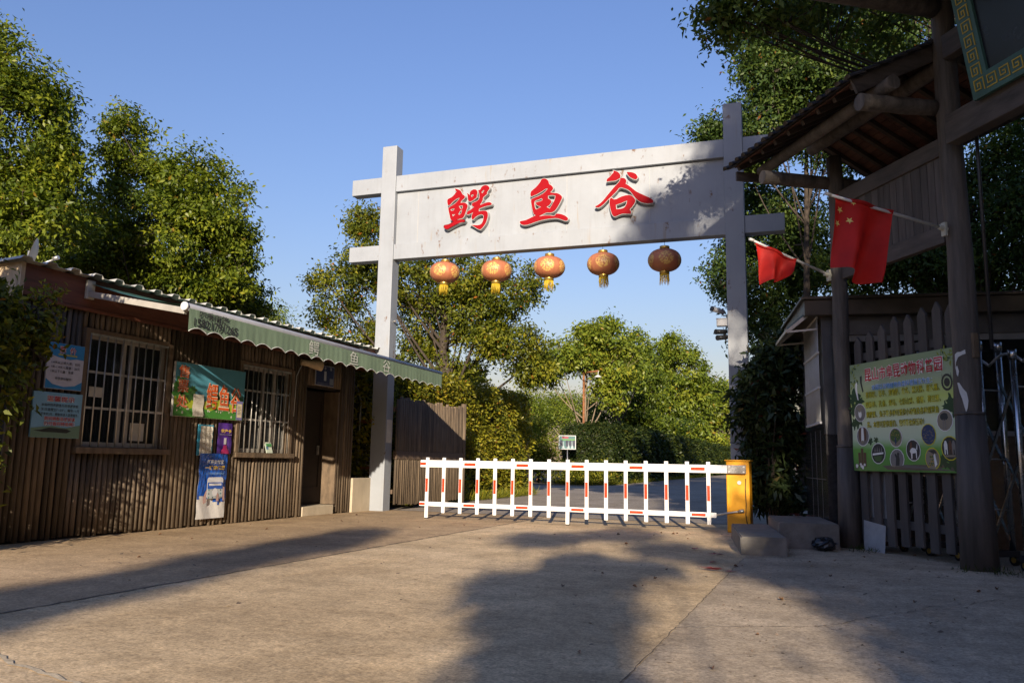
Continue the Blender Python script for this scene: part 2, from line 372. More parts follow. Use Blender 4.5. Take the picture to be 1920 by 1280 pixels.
def stripes(name, c1, c2, freq, trans=0.15):
    m, nt, bs = _nt(name); v = coords(nt)
    w = N(nt, 'ShaderNodeTexWave', Scale=freq, Distortion=0.6, Detail=2); w.wave_type = 'BANDS'; w.bands_direction = 'Y'; L(nt, v, w.inputs['Vector'])
    c = ramp(nt, w.outputs['Fac'], [(0.25, c1), (0.75, c2)])
    d = ramp(nt, nz(nt, coords(nt, (1, 3, 0.6)), 2.0, 6), [(0.35, (0.78, 0.78, 0.76)), (0.7, (1.1, 1.1, 1.08))])
    c = mixc(nt, 0.8, c, d, 'MULTIPLY'); L(nt, c, bs.inputs['Base Color']); bs.inputs['Roughness'].default_value = 0.8
    tr = N(nt, 'ShaderNodeBsdfTranslucent'); L(nt, c, tr.inputs['Color'])
    mx = N(nt, 'ShaderNodeMixShader'); mx.inputs[0].default_value = trans
    L(nt, bs.outputs[0], mx.inputs[1]); L(nt, tr.outputs[0], mx.inputs[2]); L(nt, mx.outputs[0], nt.nodes['Material Output'].inputs['Surface'])
    return m
M['awning'] = stripes('green_awning_cloth', (0.135, 0.20, 0.13), (0.20, 0.275, 0.19), 15.0, 0.05)
M['awning_top'] = pm('dark_green_awning_cloth', (0.03, 0.10, 0.075), 0.7, var=0.2)
def cloth(name, col, trans=0.35):
    m, nt, bs = _nt(name); c = ramp(nt, nz(nt, coords(nt), 5, 4), [(0.3, mul(col, 0.85)), (0.7, mul(col, 1.1))])
    L(nt, c, bs.inputs['Base Color']); bs.inputs['Roughness'].default_value = 0.7
    tr = N(nt, 'ShaderNodeBsdfTranslucent'); L(nt, c, tr.inputs['Color']); mx = N(nt, 'ShaderNodeMixShader'); mx.inputs[0].default_value = trans
    L(nt, bs.outputs[0], mx.inputs[1]); L(nt, tr.outputs[0], mx.inputs[2]); L(nt, mx.outputs[0], nt.nodes['Material Output'].inputs['Surface']); return m
M['flag'] = cloth('red_flag_cloth', (0.62, 0.022, 0.016))
def lantern_mat():
    m, nt, bs = _nt('lantern_cloth'); tc = N(nt, 'ShaderNodeTexCoord'); sp = N(nt, 'ShaderNodeSeparateXYZ'); L(nt, tc.outputs['Object'], sp.inputs[0])
    an = N(nt, 'ShaderNodeMath', operation='ARCTAN2'); L(nt, sp.outputs['Y'], an.inputs[0]); L(nt, sp.outputs['X'], an.inputs[1])
    k = N(nt, 'ShaderNodeMath', operation='MULTIPLY'); k.inputs[1].default_value = 2.5; L(nt, an.outputs[0], k.inputs[0])
    si = N(nt, 'ShaderNodeMath', operation='SINE'); L(nt, k.outputs[0], si.inputs[0])
    ab = N(nt, 'ShaderNodeMath', operation='ABSOLUTE'); L(nt, si.outputs[0], ab.inputs[0])
    zz = N(nt, 'ShaderNodeMath', operation='MULTIPLY'); zz.inputs[1].default_value = 6.5; L(nt, sp.outputs['Z'], zz.inputs[0])
    z2 = N(nt, 'ShaderNodeMath', operation='MULTIPLY'); L(nt, zz.outputs[0], z2.inputs[0]); L(nt, zz.outputs[0], z2.inputs[1])
    d = N(nt, 'ShaderNodeMath', operation='SUBTRACT'); L(nt, ab.outputs[0], d.inputs[0]); L(nt, z2.outputs[0], d.inputs[1])
    mask = ramp(nt, d.outputs[0], [(0.38, (0, 0, 0)), (0.45, (1, 1, 1))])
    vo = N(nt, 'ShaderNodeTexVoronoi', Scale=26); L(nt, tc.outputs['Object'], vo.inputs['Vector'])
    nn_ = nz(nt, tc.outputs['Object'], 36, 4); pat = ramp(nt, nn_, [(0.46, (0, 0, 0)), (0.52, (1, 1, 1))])
    f = mixc(nt, 1.0, mask, pat, 'MULTIPLY')
    base = ramp(nt, nz(nt, tc.outputs['Object'], 4), [(0.3, (0.34, 0.118, 0.054)), (0.7, (0.44, 0.158, 0.076))])
    c = mixc(nt, f, base, (0.60, 0.38, 0.11)); L(nt, c, bs.inputs['Base Color'])
    bs.inputs['Roughness'].default_value = 0.5; return m
M['lantern'] = lantern_mat()
C = {}
def col(name, c, rough=.55):
    if name not in C: C[name] = flat(name, c, rough)
    return C[name]
# ================================================================ GROUND
def sheet(name, x0, y0, x1, y1, z, mat, thick=0.0):
    b = MB(); b.poly([(x0, y0, z), (x1, y0, z), (x1, y1, z), (x0, y1, z)])
    return tag(b.build(name, mat), kind='structure')
sheet('ground', -900, -300, 900, 1500, -0.012, M['earth'])
sheet('forecourt', -8.6, -40, -4.65, 13.4, 0.0, M['slab_tan'])
sheet('driveway', -4.65, -40, -0.9, 13.4, 0.0, M['slab_grey'])
sheet('entrance_apron', -0.9, -40, 14, 13.4, 0.0, M['slab_rough'])
sheet('road', -9.3, 13.4, 1.5, 130, 0.0, M['asphalt'])
sheet('side_path', -40, 22.6, -9.3, 31.0, 0.0, M['asphalt'])
def wiggle(name, pts, w, z, mat, n=60, amp=0.012, seed=1):
    r = random.Random(seed); b = MB(); P = []
    for k in range(n + 1):
        t = k / n * (len(pts) - 1); i = min(int(t), len(pts) - 2); f = t - i
        a = Vector(pts[i]).lerp(Vector(pts[i + 1]), f); P.append(a)
    vs = []
    for k, p in enumerate(P):
        d = (P[min(k + 1, n)] - P[max(k - 1, 0)]).normalized(); s = Vector((-d.y, d.x))
        o = r.uniform(-amp, amp); ww = w * r.uniform(.4, 1.3) / 2
        vs += [(*(p + s * (o + ww)), z), (*(p + s * (o - ww)), z)]
    b.add(vs, [(2 * k, 2 * k + 1, 2 * k + 3, 2 * k + 2) for k in range(n)])
    return tag(b.build(name, mat), kind='structure')
wiggle('slab_joint', [(-4.65, 1), (-4.66, 13.4)], 0.022, 0.004, M['joint'], 160)
wiggle('slab_joint', [(-0.9, 1), (-0.9, 8.7)], 0.0065, 0.004, M['joint'], 120, 0.006)
wiggle('slab_joint', [(-4.65, 3.25), (-3.56, 2.70), (-2.3, 2.45)], 0.03, 0.004, M['joint_pale'], 40)
wiggle('slab_joint', [(-9.3, 13.4), (0.8, 13.4)], 0.05, 0.004, M['joint'], 90, 0.03)
wiggle('ground_crack', [(-0.9, 4.9), (-0.1, 5.3), (0.6, 6.4), (1.4, 7.3)], 0.006, 0.004, M['joint'], 60, 0.03, 3)
wiggle('ground_crack', [(-4.65, 7.6), (-6.2, 8.0), (-7.9, 8.3)], 0.008, 0.004, M['joint'], 60, 0.02, 4)

# ================================================================ TICKET HUT
WX = -8.05                       # front face of the slats
hut = thing('ticket_hut', (-8.1, 9.1, 0), 'low ticket hut clad in upright brown wood slats with barred windows and a green awning', 'hut')
OPEN = [(6.70, 7.95, 1.00, 2.38), (9.33, 10.55, 0.98, 2.32), (11.0, 11.92, -1, 2.12)]
W = MB(); r = random.Random(11); y = 5.86
while y < 12.36:
    rad = r.uniform(.026, .035); top = 2.66
    segs = [(r.uniform(-.0, .03), top)]
    for (a, b_, z0, z1) in OPEN:
        if a - .03 < y < b_ + .03:
            segs = [(s0, min(s1, z0 - .04)) for s0, s1 in segs if z0 > 0] + [(z1 + .03, top)]
    for s0, s1 in segs:
        if s1 - s0 < .05: continue
        dx = r.uniform(-.008, .008); dy = r.uniform(-.006, .006); t = r.random()
        W.tube([(WX - rad + dx, y, s0), (WX - rad + dy, y + dy, (s0 + s1) / 2), (WX - rad, y - dy, s1)], [rad * r.uniform(.9, 1.05), rad, rad * r.uniform(.9, 1.05)], 8, 0, True, True, t)
    y += r.uniform(.070, .080)
# backing boards in pieces round the openings
BX0, BX1 = -8.19, -8.12
ys = [5.85, 6.70, 7.95, 9.33, 10.55, 11.0, 11.92, 12.38]
for i in range(7):
    a, b_ = ys[i], ys[i + 1]; o = [q for q in OPEN if abs(q[0] - a) < .01]
    if o:
        if o[0][2] > 0: W.span((BX0, a, 0), (BX1, b_, o[0][2]), 1)
        W.span((BX0, a, o[0][3]), (BX1, b_, 2.98), 1)
    else: W.span((BX0, a, 0), (BX1, b_, 2.98), 1)
W.span((-10.9, 5.85, 0), (BX0, 5.92, 2.98), 1); W.span((-10.9, 12.31, 0), (BX0, 12.38, 2.98), 0)
W.span((-10.98, 5.85, 0), (-10.9, 12.38, 2.98), 1)
hw = W.build('wall', [M['slat'], M['backing']], hut)
b = MB(); b.span((-10.9, 5.92, 0.004), (BX0, 12.31, 0.02)); b.span((-10.9, 5.92, 2.9), (BX0, 12.31, 2.97))
b.span((-9.0, 10.62, .02), (-8.95, 10.70, 2.9)); b.span((-10.88, 5.93, .03), (-10.8, 12.3, 2.88))
b.build('interior_lining', M['interior'], hut)
# boxed eaves: red-brown boards at the front, a pale board at the near end
b = MB(); b.span((WX - .06, 5.84, 2.64), (WX + .015, 9.2, 2.985)); b.span((WX - .06, 9.204, 2.64), (WX + .013, 13.0, 2.985))
b.span((-8.5, 5.9, 2.60), (WX + .03, 13.0, 2.637))
b.build('fascia_board', M['redboard'], hut, .004)
b = MB(); b.span((-8.62, 5.79, 2.62), (WX + .02, 5.838, 2.99)); b.build('end_board', M['paleboard'], hut, .004)
# corrugated roof
b = MB(); vs = []; prof = []; y = 5.70; pitch = .30
while y < 13.05: prof += [(y, 0), (y + .03, .038), (y + .12, .038), (y + .15, 0)]; y += pitch
for x, z in ((-7.93, 3.0), (-11.1, 2.86)):
    for (yy, zz) in prof: vs.append((x, yy, z + zz + rnd.uniform(-.004, .004)))
for x, z in ((-7.93, 2.994), (-11.1, 2.854)):
    for (yy, zz) in prof: vs.append((x, yy, z + zz))
n = len(prof)
b.add(vs, [(i, n + i, n + i + 1, i + 1) for i in range(n - 1)] + [(2 * n + i, 2 * n + i + 1, 3 * n + i + 1, 3 * n + i) for i in range(n - 1)] + [(i, i + 1, 2 * n + i + 1, 2 * n + i) for i in range(n - 1)])
b.build('roof', M['sheet'], hut)
# windows
def hut_window(y0, y1, z0, z1, mull, seed, rows):
    b = MB(); X0, X1 = -8.17, -8.10
    b.span((X0, y0, z0), (X1, y0 + .05, z1)); b.span((X0, y1 - .05, z0), (X1, y1, z1))
    b.span((X0, y0 + .05, z0), (X1 - .002, y1 - .05, z0 + .06)); b.span((X0, y0 + .05, z1 - .06), (X1 - .002, y1 - .05, z1))
    for m in mull: b.span((X0 + .01, m - .028, z0 + .06), (X1 - .012, m + .028, z1 - .06))
    w = b.build('window', M['alu'], hut, .003)
    b = MB(); b.span((-8.145, y0 + .05, z0 + .06), (-8.139, y1 - .05, z1 - .06)); b.build('pane', M['glass'], w)
    b = MB(); b.span((-8.115, y0 - .06, z0 - .05), (WX + .025, y0 - .001, z1 + .05)); b.span((-8.115, y1 + .001, z0 - .05), (WX + .025, y1 + .07, z1 + .03))
    b.span((-8.115, y0, z1 + .001), (WX + .02, y1, z1 + .05))
    b.build('surround', M['oldwood'], w, .004)
    b = MB(); b.span((-8.115, y0 - .08, z0 - .075), (WX + .06, y1 + .12, z0 - .002)); b.build('sill', M['oldwood'], w, .006)
    b = MB(); rr = random.Random(seed); k = int((y1 - y0) / .115)
    for i in range(k + 1):
        yy = y0 + .02 + (y1 - y0 - .04) * i / k; b.tube([(WX + .012, yy, z0 + .005), (WX + .012 + rr.uniform(-.006, .006), yy + rr.uniform(-.006, .006), (z0 + z1) / 2), (WX + .012, yy, z1 - .01)], .0085, 6)
    for q in rows: b.span((WX - .005, y0 + .008, z0 + q), (WX + .004, y1 - .008, z0 + q + .028))
    b.span((WX - .006, y0 + .007, z1 - .03), (WX + .018, y1 - .007, z1 - .003))
    b.build('security_bars', M['dullsteel'], w)
hut_window(6.72, 7.93, 1.03, 2.36, [7.30, 7.42], 1, (.44, .86))
for q in ((6.86, 1.62, 7.06, 1.74), (7.5, 1.12, 7.72, 1.34)): b = MB(); b.span((-8.1385, q[0], q[1]), (-8.136, q[2], q[3])); b.build('paper_slip', M['paper'], hut)
hut_window(9.36, 10.52, 1.01, 2.30, [9.94, 10.20], 2, (.47, .90))
# doorway
b = MB(); b.span((-8.36, 11.88, .16), (-8.06, 11.935, 2.10)); b.build('door_jamb', M['oldwood'], hut, .004)
b = MB(); b.span((-8.40, 11.0, .16), (-8.362, 11.9, 2.10)); b.span((-8.36, 11.05, .2), (-8.345, 11.12, 2.08)); b.span((-8.36, 11.80, .2), (-8.345, 11.87, 2.08)); b.span((-8.36, 11.12, 1.95), (-8.346, 11.8, 2.08)); b.span((-8.36, 11.12, .2), (-8.346, 11.8, .45))
dr = b.build('door', M['backing'], hut)
b = MB(); b.span((-8.345, 11.72, 1.0), (-8.32, 11.76, 1.16)); b.build('handle', M['dullsteel'], dr)
b = MB(); b.span((-8.66, 10.99, 0), (WX + .01, 11.86, .155)); b.build('door_step', M['plinth'], hut, .008)
b = MB(); b.span((-8.66, 10.92, .156), (-8.115, 10.985, 2.1)); b.build('door_jamb', M['backing'], hut)
# awning: cloth, tube, valance, arms
AX, AY0, AY1, AZ0, AZ1 = -6.5, 6.62, 12.72, 2.56, 2.48
def az(y): return AZ0 + (AZ1 - AZ0) * (y - AY0) / (AY1 - AY0)
b = MB(); n = 24; vs = []
for i in range(n + 1):
    y = AY0 + .03 + (AY1 - AY0 - .06) * i / n
    for j in range(7):
        t = j / 6; sag = -.05 * math.sin(math.pi * t); vs.append((-8.03 + (AX + 8.03) * t, y, 2.93 + (az(y) + .03 - 2.93) * t + sag))
m_ = len(vs); vs += [(a, b_, c - .004) for a, b_, c in vs]
fs = []
for i in range(n):
    for j in range(6):
        a = i * 7 + j; fs += [(a, a + 1, a + 8, a + 7), (m_ + a, m_ + a + 7, m_ + a + 8, m_ + a + 1)]
b.add(vs, fs, 0, True); aw = b.build('awning', M['awning_top'], hut)
b = MB(); b.tube([(AX, AY0 - .02, AZ0), (AX, AY1 + .02, AZ1)], .042, 14); b.build('front_tube', M['tube'], aw)
b = MB(); b.tube([(AX, AY0 - .05, AZ0), (AX, AY0 - .018, AZ0)], .047, 14); b.build('tube_cap', M['white_alu'], aw)
b = MB(); vs = []; n = 264
def val_z(y):
    u = (y - AY0) / (AY1 - AY0) * 22; return az(y) - .272 + .05 * abs(math.sin(math.pi * u)) ** .8
for i in range(n + 1):
    y = AY0 + (AY1 - AY0) * i / n; wv = .004 * math.sin(i * .21) + .0025 * math.sin(i * 1.3)
    vs += [(AX + .035, y, az(y) + .02), (AX + .04 + wv * .4, y, az(y) - .12), (AX + .042 + wv, y, val_z(y))]
m_ = len(vs); vs += [(a - .004, b_, c) for a, b_, c in vs]
fs = []
for i in range(n):
    for j in range(2):
        a = i * 3 + j; fs += [(a, a + 1, a + 4, a + 3), (m_ + a, m_ + a + 3, m_ + a + 4, m_ + a + 1)]
b.add(vs, fs, 0, True); b.build('valance', M['awning'], aw)
b = MB(); pts = [(AX + .044 + .004 * math.sin(i * .21) + .0025 * math.sin(i * 1.3), AY0 + (AY1 - AY0) * i / n, val_z(AY0 + (AY1 - AY0) * i / n)) for i in range(n + 1)]
b.tube(pts, .0045, 5); b.build('valance_hem', M['white_alu'], aw)
b = MB()
def onval(mb, body, y0, y1, dz0, dz1, bold):
    t = MB(); write(t, body, 0, 0, 1, 1, 0, 0, bold)
    mb.add([(AX + .0515, y0 + (y1 - y0) * v[0], az(y0 + (y1 - y0) * v[0]) + dz0 + (dz1 - dz0) * v[1]) for v in t.v], t.f, 0)
onval(b, '四季雨篷', 6.76, 7.22, -.105, -.02, .015); onval(b, '15821791265', 6.69, 7.38, -.205, -.115, .02)
b.build('phone_lettering', M['dark'], aw)
b = MB()
for ch, yc in (('鳄', 8.88), ('鱼', 9.86), ('谷', 10.78)): onval(b, ch, yc - .115, yc + .115, -.215, -.025, .0)
b.build('white_lettering', col('faded_white_ink', (.52, .53, .48)), aw)
for y in (AY0 + .02, AY1 - .25):
    b = MB(); b.bar((-8.03, y, 2.80), (AX - .03, y, az(y) - .045), .05, .07); b.tube([(AX - .05, y, az(y) - .045), (AX, y, az(y) - .03)], .02, 8); b.build('arm', M['alu'], aw, .004)
    b = MB(); b.span((WX + .016, y - .05, 2.74), (WX + .05, y + .06, 2.96)); b.build('wall_bracket', M['sheet'], aw, .004)

# ---- things on the hut wall
def sign(name, y0, y1, z0, z1, label, cat, x=WX + .012, thick=.02, base=None, group=None):
    Mx = frame((x, y0, z0), (0, 1, 0), (0, 0, 1)); t = thing(name, None, label, cat, group, Mx)
    w, h = y1 - y0, z1 - z0
    if base is not None:
        b = MB(); b.box((w / 2, h / 2, thick / 2), (w, h, thick)); b.build('panel', base, t, .002, True)
    return t, w, h
# painted ticket-office board
t, w, h = sign('ticket_office_board', 8.03, 9.38, 1.46, 2.18, 'painted ticket office board with orange calligraphy over a blue sky and green meadow', 'sign', WX + .02, .035, col('board_edge', (.55, .53, .46)))
b = MB(); z = .037; rr = random.Random(5)
b.rect(.004, .004, w - .004, h - .004, z, 0)
b.poly([(.004, .30, z + .001)] + [(w * k / 12, .26 + .05 * math.sin(k * 1.1), z + .001) for k in range(1, 12)] + [(w - .004, .27, z + .001), (w - .004, .004, z + .001), (.004, .004, z + .001)], 1)
b.poly([(.004, .16, z + .002)] + [(w * k / 12, .13 + .03 * math.sin(k * 1.7 + 1), z + .002) for k in range(1, 12)] + [(w - .004, .12, z + .002), (w - .004, .004, z + .002), (.004, .004, z + .002)], 2)
for k in range(40):
    px_ = rr.uniform(.60, w - .03); b.poly([(px_ - .016, .27, z + .003), (px_ + .016, .27, z + .003), (px_, .27 + rr.uniform(.05, .13), z + .003)], 3)
for cx, cy, s in ((.10, .42, .10), (.06, .33, .09), (.19, .36, .09), (.28, .28, .07), (.33, .36, .06)):
    b.poly([(cx + s * (1 + .25 * math.sin(5 * a + cx * 40)) * math.cos(a), cy + s * (1 + .25 * math.sin(7 * a)) * math.sin(a), z + .003 + s * .01) for a in [k * math.pi / 15 for k in range(30)]], 3 if s < .09 else 2)
for k in range(26):
    b.disc((rr.uniform(.05, w - .05), rr.uniform(.03, .12)), rr.uniform(.008, .02), rr.uniform(.008, .02), z + .0045 + k * 2e-5, 4, 8)
b.build('painted_scene', [col('sky_teal', (.085, .30, .40)), col('meadow_yellow', (.36, .42, .03)), col('meadow_green', (.06, .23, .035)), col('tree_green', (.045, .13, .03)), col('flower_white', (.55, .58, .45))], t, 0, True)
for nm, bold, mt, zz in (('lettering_edge', .036, col('letter_cream', (.80, .62, .46)), .046), ('lettering', .006, col('letter_orange', (.62, .10, .018)), .049)):
    e = .006 if bold > .03 else 0
    for ch, y_ in (('售', .515), ('票', .32), ('处', .12)):
        b = MB(); write(b, ch, .045 - e, y_ - e, .235 + e, y_ + .165 + e, zz, 0, bold, 0, bold); b.build(nm, mt, t, 0, True)
    for ch, x_, s_ in (('鳄', .58, .0), ('鱼', .82, .0), ('谷', 1.06, .02)):
        b = MB(); write(b, ch, x_ - e, .13 - s_ - e, x_ + .21 + e, .485 - s_ + e, zz, 0, bold, 0, bold); b.build(nm, mt, t, 0, True)
b = MB()
for i in range(6):
    for j in range(9):
        x0, y0 = .33 + i * .033, .015 + j * .033; f = lambda x, y: (x + .006 * math.sin(y * 40), y, .052 + .004 * math.sin(x * 190 + y * 30))
        b.poly([f(x0, y0), f(x0 + .033, y0), f(x0 + .033, y0 + .033), f(x0, y0 + .033)])
b.build('pasted_paper', M['paper'], t, 0, True)
b = MB(); b.rect(w - .17, .01, w - .04, .28, .052, 0); b.rect(w - .155, .045, w - .055, .24, .054, 1)
for k in range(6): b.rect(w - .145, .09 + k * .022, w - .07 - .01 * (k % 3), .098 + k * .022, .056, 2)
b.build('notice_sticker', [col('sticker_blue', (.18, .17, .36)), col('sticker_cream', (.60, .53, .38)), col('sticker_ink', (.25, .2, .15))], t, 0, True)
# ticket price sign
t, w, h = sign('ticket_price_sign', 6.19, 6.655, 1.66, 2.175, 'blue and white ticket price sign with red heading beside the bush', 'sign', base=col('sign_white', (.55, .55, .62)))
b = MB(); z = .022
b.poly([(.003, h - .13, z), (w * .3, h - .16, z), (w * .6, h - .175, z), (w * .8, h - .16, z), (w - .003, h - .165, z), (w - .003, h - .003, z), (.003, h - .003, z)], 0)
b.poly([(.003, .003, z), (w - .003, .003, z), (w - .003, .10, z), (w * .8, .05, z), (w * .5, .028, z), (w * .2, .05, z), (.003, .11, z)], 0)
b.rect(.13, h - .135, .37, h - .12, z + .0015, 1)
b.build('blue_print', [col('sign_blue', (.03, .24, .52)), col('sign_yellow', (.50, .45, .05))], t, 0, True)
b = MB(); write(b, '票', .14, h - .115, .225, h - .03, z + .001, 1, .04, 0, .04); write(b, '价', .27, h - .115, .355, h - .03, z + .001, 1, .04, 0, .04)
write(b, '票', .145, h - .11, .22, h - .035, z + .003, 0, .006, 0, .006); write(b, '价', .275, h - .11, .35, h - .035, z + .003, 0, .006, 0, .006)
b.build('red_heading', [col('head_red', (.48, .02, .03)), M['barrier']], t, 0, True)
b = MB()
for k, (s, x1) in enumerate((('1.4米以上成人票：30元', .42), ('1米-1.4米儿童票：20元', .42), ('1米以下儿童：免票', .34), ('祝您游玩愉快！', .33))):
    y_ = h - .235 - k * .05 - (.028 if k == 3 else 0); write(b, s, .055 + (.06 if k == 3 else 0), y_, x1, y_ + .032, z + .001, 0, .006)
b.build('black_lettering', M['dark'], t, 0, True)
# friendly reminder sign
t, w, h = sign('reminder_sign', 6.075, 6.685, 1.12, 1.62, 'light blue reminder sign with red heading and black text under the price sign', 'sign', base=col('reminder_blue', (.22, .44, .60)))
b = MB(); z = .022
b.poly([(.003, .003, z), (w - .003, .003, z), (w - .003, .15, z), (w * .7, .11, z), (w * .4, .13, z), (.003, .10, z)], 0)
b.poly([(.03, .075, z + .001), (.12, .085, z + .001), (.22, .11, z + .001), (.34, .105, z + .001), (.44, .10, z + .001), (.50, .08, z + .001), (.44, .055, z + .001), (.30, .06, z + .001), (.15, .06, z + .001)], 1)
b.build('printed_pond', [col('pond_green', (.16, .26, .17)), col('pond_dark', (.02, .025, .02))], t, 0, True)
b = MB(); write(b, '温馨提示', .155, h - .105, .51, h - .035, z + .001, 1, .045, 0, .045); write(b, '温馨提示', .16, h - .10, .505, h - .04, z + .003, 0, .006, 0, .006)
for k, s in enumerate(('期间隔着温室玻璃', '仍可看到鳄鱼哦！')):
    write(b, s, .145, .185 - k * .055, .535, .235 - k * .055, z + .001, 1, .045, 0, .045); write(b, s, .15, .188 - k * .055, .53, .232 - k * .055, z + .003, 0, .006, 0, .006)
b.build('red_lettering', [col('head_red', (.48, .02, .03)), M['barrier']], t, 0, True)
b = MB()
for k, s in enumerate(('本馆所饲养鳄鱼为热带暹罗鳄，', '生活温度25°~33°，每年11月', '至来年3月，鳄鱼将进入温室越冬。')): write(b, s, .10, h - .16 - k * .05, .575, h - .125 - k * .05, z + .001, 0, .006)
b.build('black_lettering', M['dark'], t, 0, True)
# paper strip, purple strip and blue poster
def wavy(t, name, w, h, mat, amp, nx=14, ny=18, z0=0.0, sk=0.0, freq=1.0):
    b = MB(); vs = []
    for j in range(ny + 1):
        for i in range(nx + 1):
            u, v = i / nx, j / ny
            vs.append((w * u + sk * (1 - v), h * v + (.02 * (1 - v) * math.sin(u * 3.0 + .6) if sk else 0), z0 + amp * (math.sin(u * 9 * freq + v * 2) * .6 + math.sin(v * 13 * freq + u * 4) * .5 + .3 * math.sin(u * 31 + v * 23))))
    b.add(vs, [(j * (nx + 1) + i, j * (nx + 1) + i + 1, (j + 1) * (nx + 1) + i + 1, (j + 1) * (nx + 1) + i) for j in range(ny) for i in range(nx)], 0, True)
    return b.build(name, mat, t, 0, True)
t, w, h = sign('paper_notice', 8.55, 8.84, .955, 1.375, 'crumpled cream paper notice on a cyan backing, left of the purple poster', 'notice', base=col('cyan_back', (.05, .33, .50)), thick=.008)
b = MB(); vs = []
p = wavy(t, 'paper', w - .06, h - .02, M['paper'], .006, 16, 30, .017, 0, 2.0); p.location = (.035, 0, 0)
b = MB()
for k in range(15): b.box((w / 2 + .003, .035 + k * .024, .0265), (w - .09 - .02 * (k % 3), .0035, .001))
b.build('faded_print', col('faded_ink', (.35, .31, .25)), t, 0, True)
t, w, h = sign('purple_poster', 8.92, 9.21, .985, 1.415, 'narrow purple poster with yellow heading curling beside the second window', 'poster')
wavy(t, 'poster_sheet', w, h, col('poster_purple', (.075, .025, .23), .35), .008, 16, 10, .014)
b = MB(); write(b, '农产卡', .05, h - .14, w - .03, h - .085, .026, 0, .03, 0, .03); b.build('yellow_heading', col('poster_gold', (.75, .5, .05)), t, 0, True)
b = MB(); b.rect(.03, h - .165, w - .02, h - .16, .026, 1); b.rect(.12, .13, .17, .22, .026, 1); b.poly([(.07, .0, .0262), (.24, .0, .0262), (.22, .05, .0262), (.19, .07, .0262), (.18, .12, .0262), (.12, .12, .0262), (.11, .07, .0262), (.08, .05, .0262)], 0)
b.build('printed_picture', [col('poster_crimson', (.38, .02, .12)), col('poster_pale', (.5, .48, .5))], t, 0, True)
t, w, h = sign('payment_poster', 8.60, 9.15, .10, .985, 'tall blue and white payment poster hanging low on the slats, showing a phone in hands', 'poster', x=WX + .03)
wavy(t, 'poster_sheet', w, h, col('poster_white', (.60, .585, .56), .3), .012, 14, 20, .0, -.05 * 0)
def wl(u, v): return .0 + .012 * (math.sin(u * 9 + v * 2) * .6 + math.sin(v * 13 + u * 4) * .5 + .3 * math.sin(u * 31 + v * 23))
def wrap(t, name, mats, items):
    b = MB()
    for poly, mi, zz in items: b.poly([(x, y, wl(x / w, y / h) + zz) for x, y in poly], mi)
    return b.build(name, mats, t, 0, True)
it = []
for i in range(14):
    for j in range(20):
        x0, x1 = w * i / 14, w * (i + 1) / 14; y0, y1 = h * j / 20, h * (j + 1) / 20
        if y0 >= h * .30 + .05 * math.sin(i * .4) - .06 * (abs(i - 6.5) < 4): it.append(([(x0, y0), (x1, y0), (x1, y1), (x0, y1)], 0, .0035))
wrap(t, 'blue_print', [col('poster_blue', (.012, .085, .40), .3)], it)
b = MB()
zt = .022
write(b, '打开支付宝', .13, h - .145, .45, h - .085, zt, 0, .025, 0, .025); write(b, '一键领优惠', .10, h - .225, .48, h - .165, zt, 1, .025, 0, .025); write(b, '上百款商品等你来选', .12, h - .29, .47, h - .258, zt, 2, .0)
b.build('lettering', [M['barrier'], col('poster_gold', (.75, .5, .05)), col('poster_sky', (.25, .42, .62))], t, 0, True)
b = MB(); zt = .023
def rrect(x0, y0, x1, y1, r_, z, m):
    P = []
    for cx, cy, a0 in ((x1 - r_, y1 - r_, 0), (x0 + r_, y1 - r_, 90), (x0 + r_, y0 + r_, 180), (x1 - r_, y0 + r_, 270)):
        for k in range(5): a = RAD(a0 + k * 22.5); P.append((cx + r_ * math.cos(a), cy + r_ * math.sin(a), z))
    b.poly(P, m)
rrect(.155, .27, .465, .56, .04, zt, 0); rrect(.17, .275, .45, .49, .01, zt + .0015, 1); rrect(.165, .40, .455, .49, .01, zt + .003, 2); b.rect(.19, .445, .43, .475, zt + .004, 0); b.disc((.31, .355), .055, .055, zt + .0045, 0, 18)
for i in range(4):
    for j in range(3): b.disc((.195 + i * .075, .385 - j * .05), .011, .011, zt + .0035, 3 if (i + j) % 2 else 4, 8)
b.poly([(.10, .20, zt), (.155, .22, zt), (.158, .40, zt), (.13, .36, zt), (.09, .27, zt)], 5); b.poly([(.34, .23, zt + .006), (.39, .23, zt + .006), (.385, .32, zt + .006), (.36, .35, zt + .006), (.34, .30, zt + .006)], 5); b.poly([(.47, .24, zt), (.51, .24, zt), (.50, .42, zt), (.468, .43, zt)], 5)
b.build('printed_phone', [col('phone_white', (.62, .62, .64)), col('phone_grey', (.42, .45, .46)), col('poster_blue', (.012, .085, .40)), col('icon_dark', (.06, .10, .12)), col('icon_teal', (.05, .25, .22)), col('skin_print', (.42, .27, .24))], t, 0, True)
# number plate, loudspeaker, booklet
t, w, h = sign('house_number_plate', 11.08, 11.61, 2.155, 2.505, 'dark blue house number plate with a white figure 1 over the hut door', 'number plate', x=WX + .05, base=col('plate_white', (.30, .31, .36)), thick=.015)
b = MB(); b.rect(.012, .012, w - .012, h - .012, .017, 0); b.build('blue_face', col('plate_blue', (.012, .018, .075)), t, 0, True)
b = MB()
for s, x_ in (('恒', .08), ('丰', .235), ('路', .40)): write(b, s, x_, h - .075, x_ + .055, h - .02, .0185, 0, .01)
write(b, '1', .235, .09, .30, .25, .0185, 0, .04, 0, .04); write(b, '邮政编码215316', .05, .022, .37, .055, .0185, 1, 0)
b.build('white_figures', [col('plate_figure', (.42, .43, .47)), col('plate_small', (.2, .21, .3))], t, 0, True)
b = MB(); b.rect(.40, .03, .505, .14, .019, 0); b.build('grey_sticker', col('plate_sticker', (.2, .22, .25)), t, 0, True)
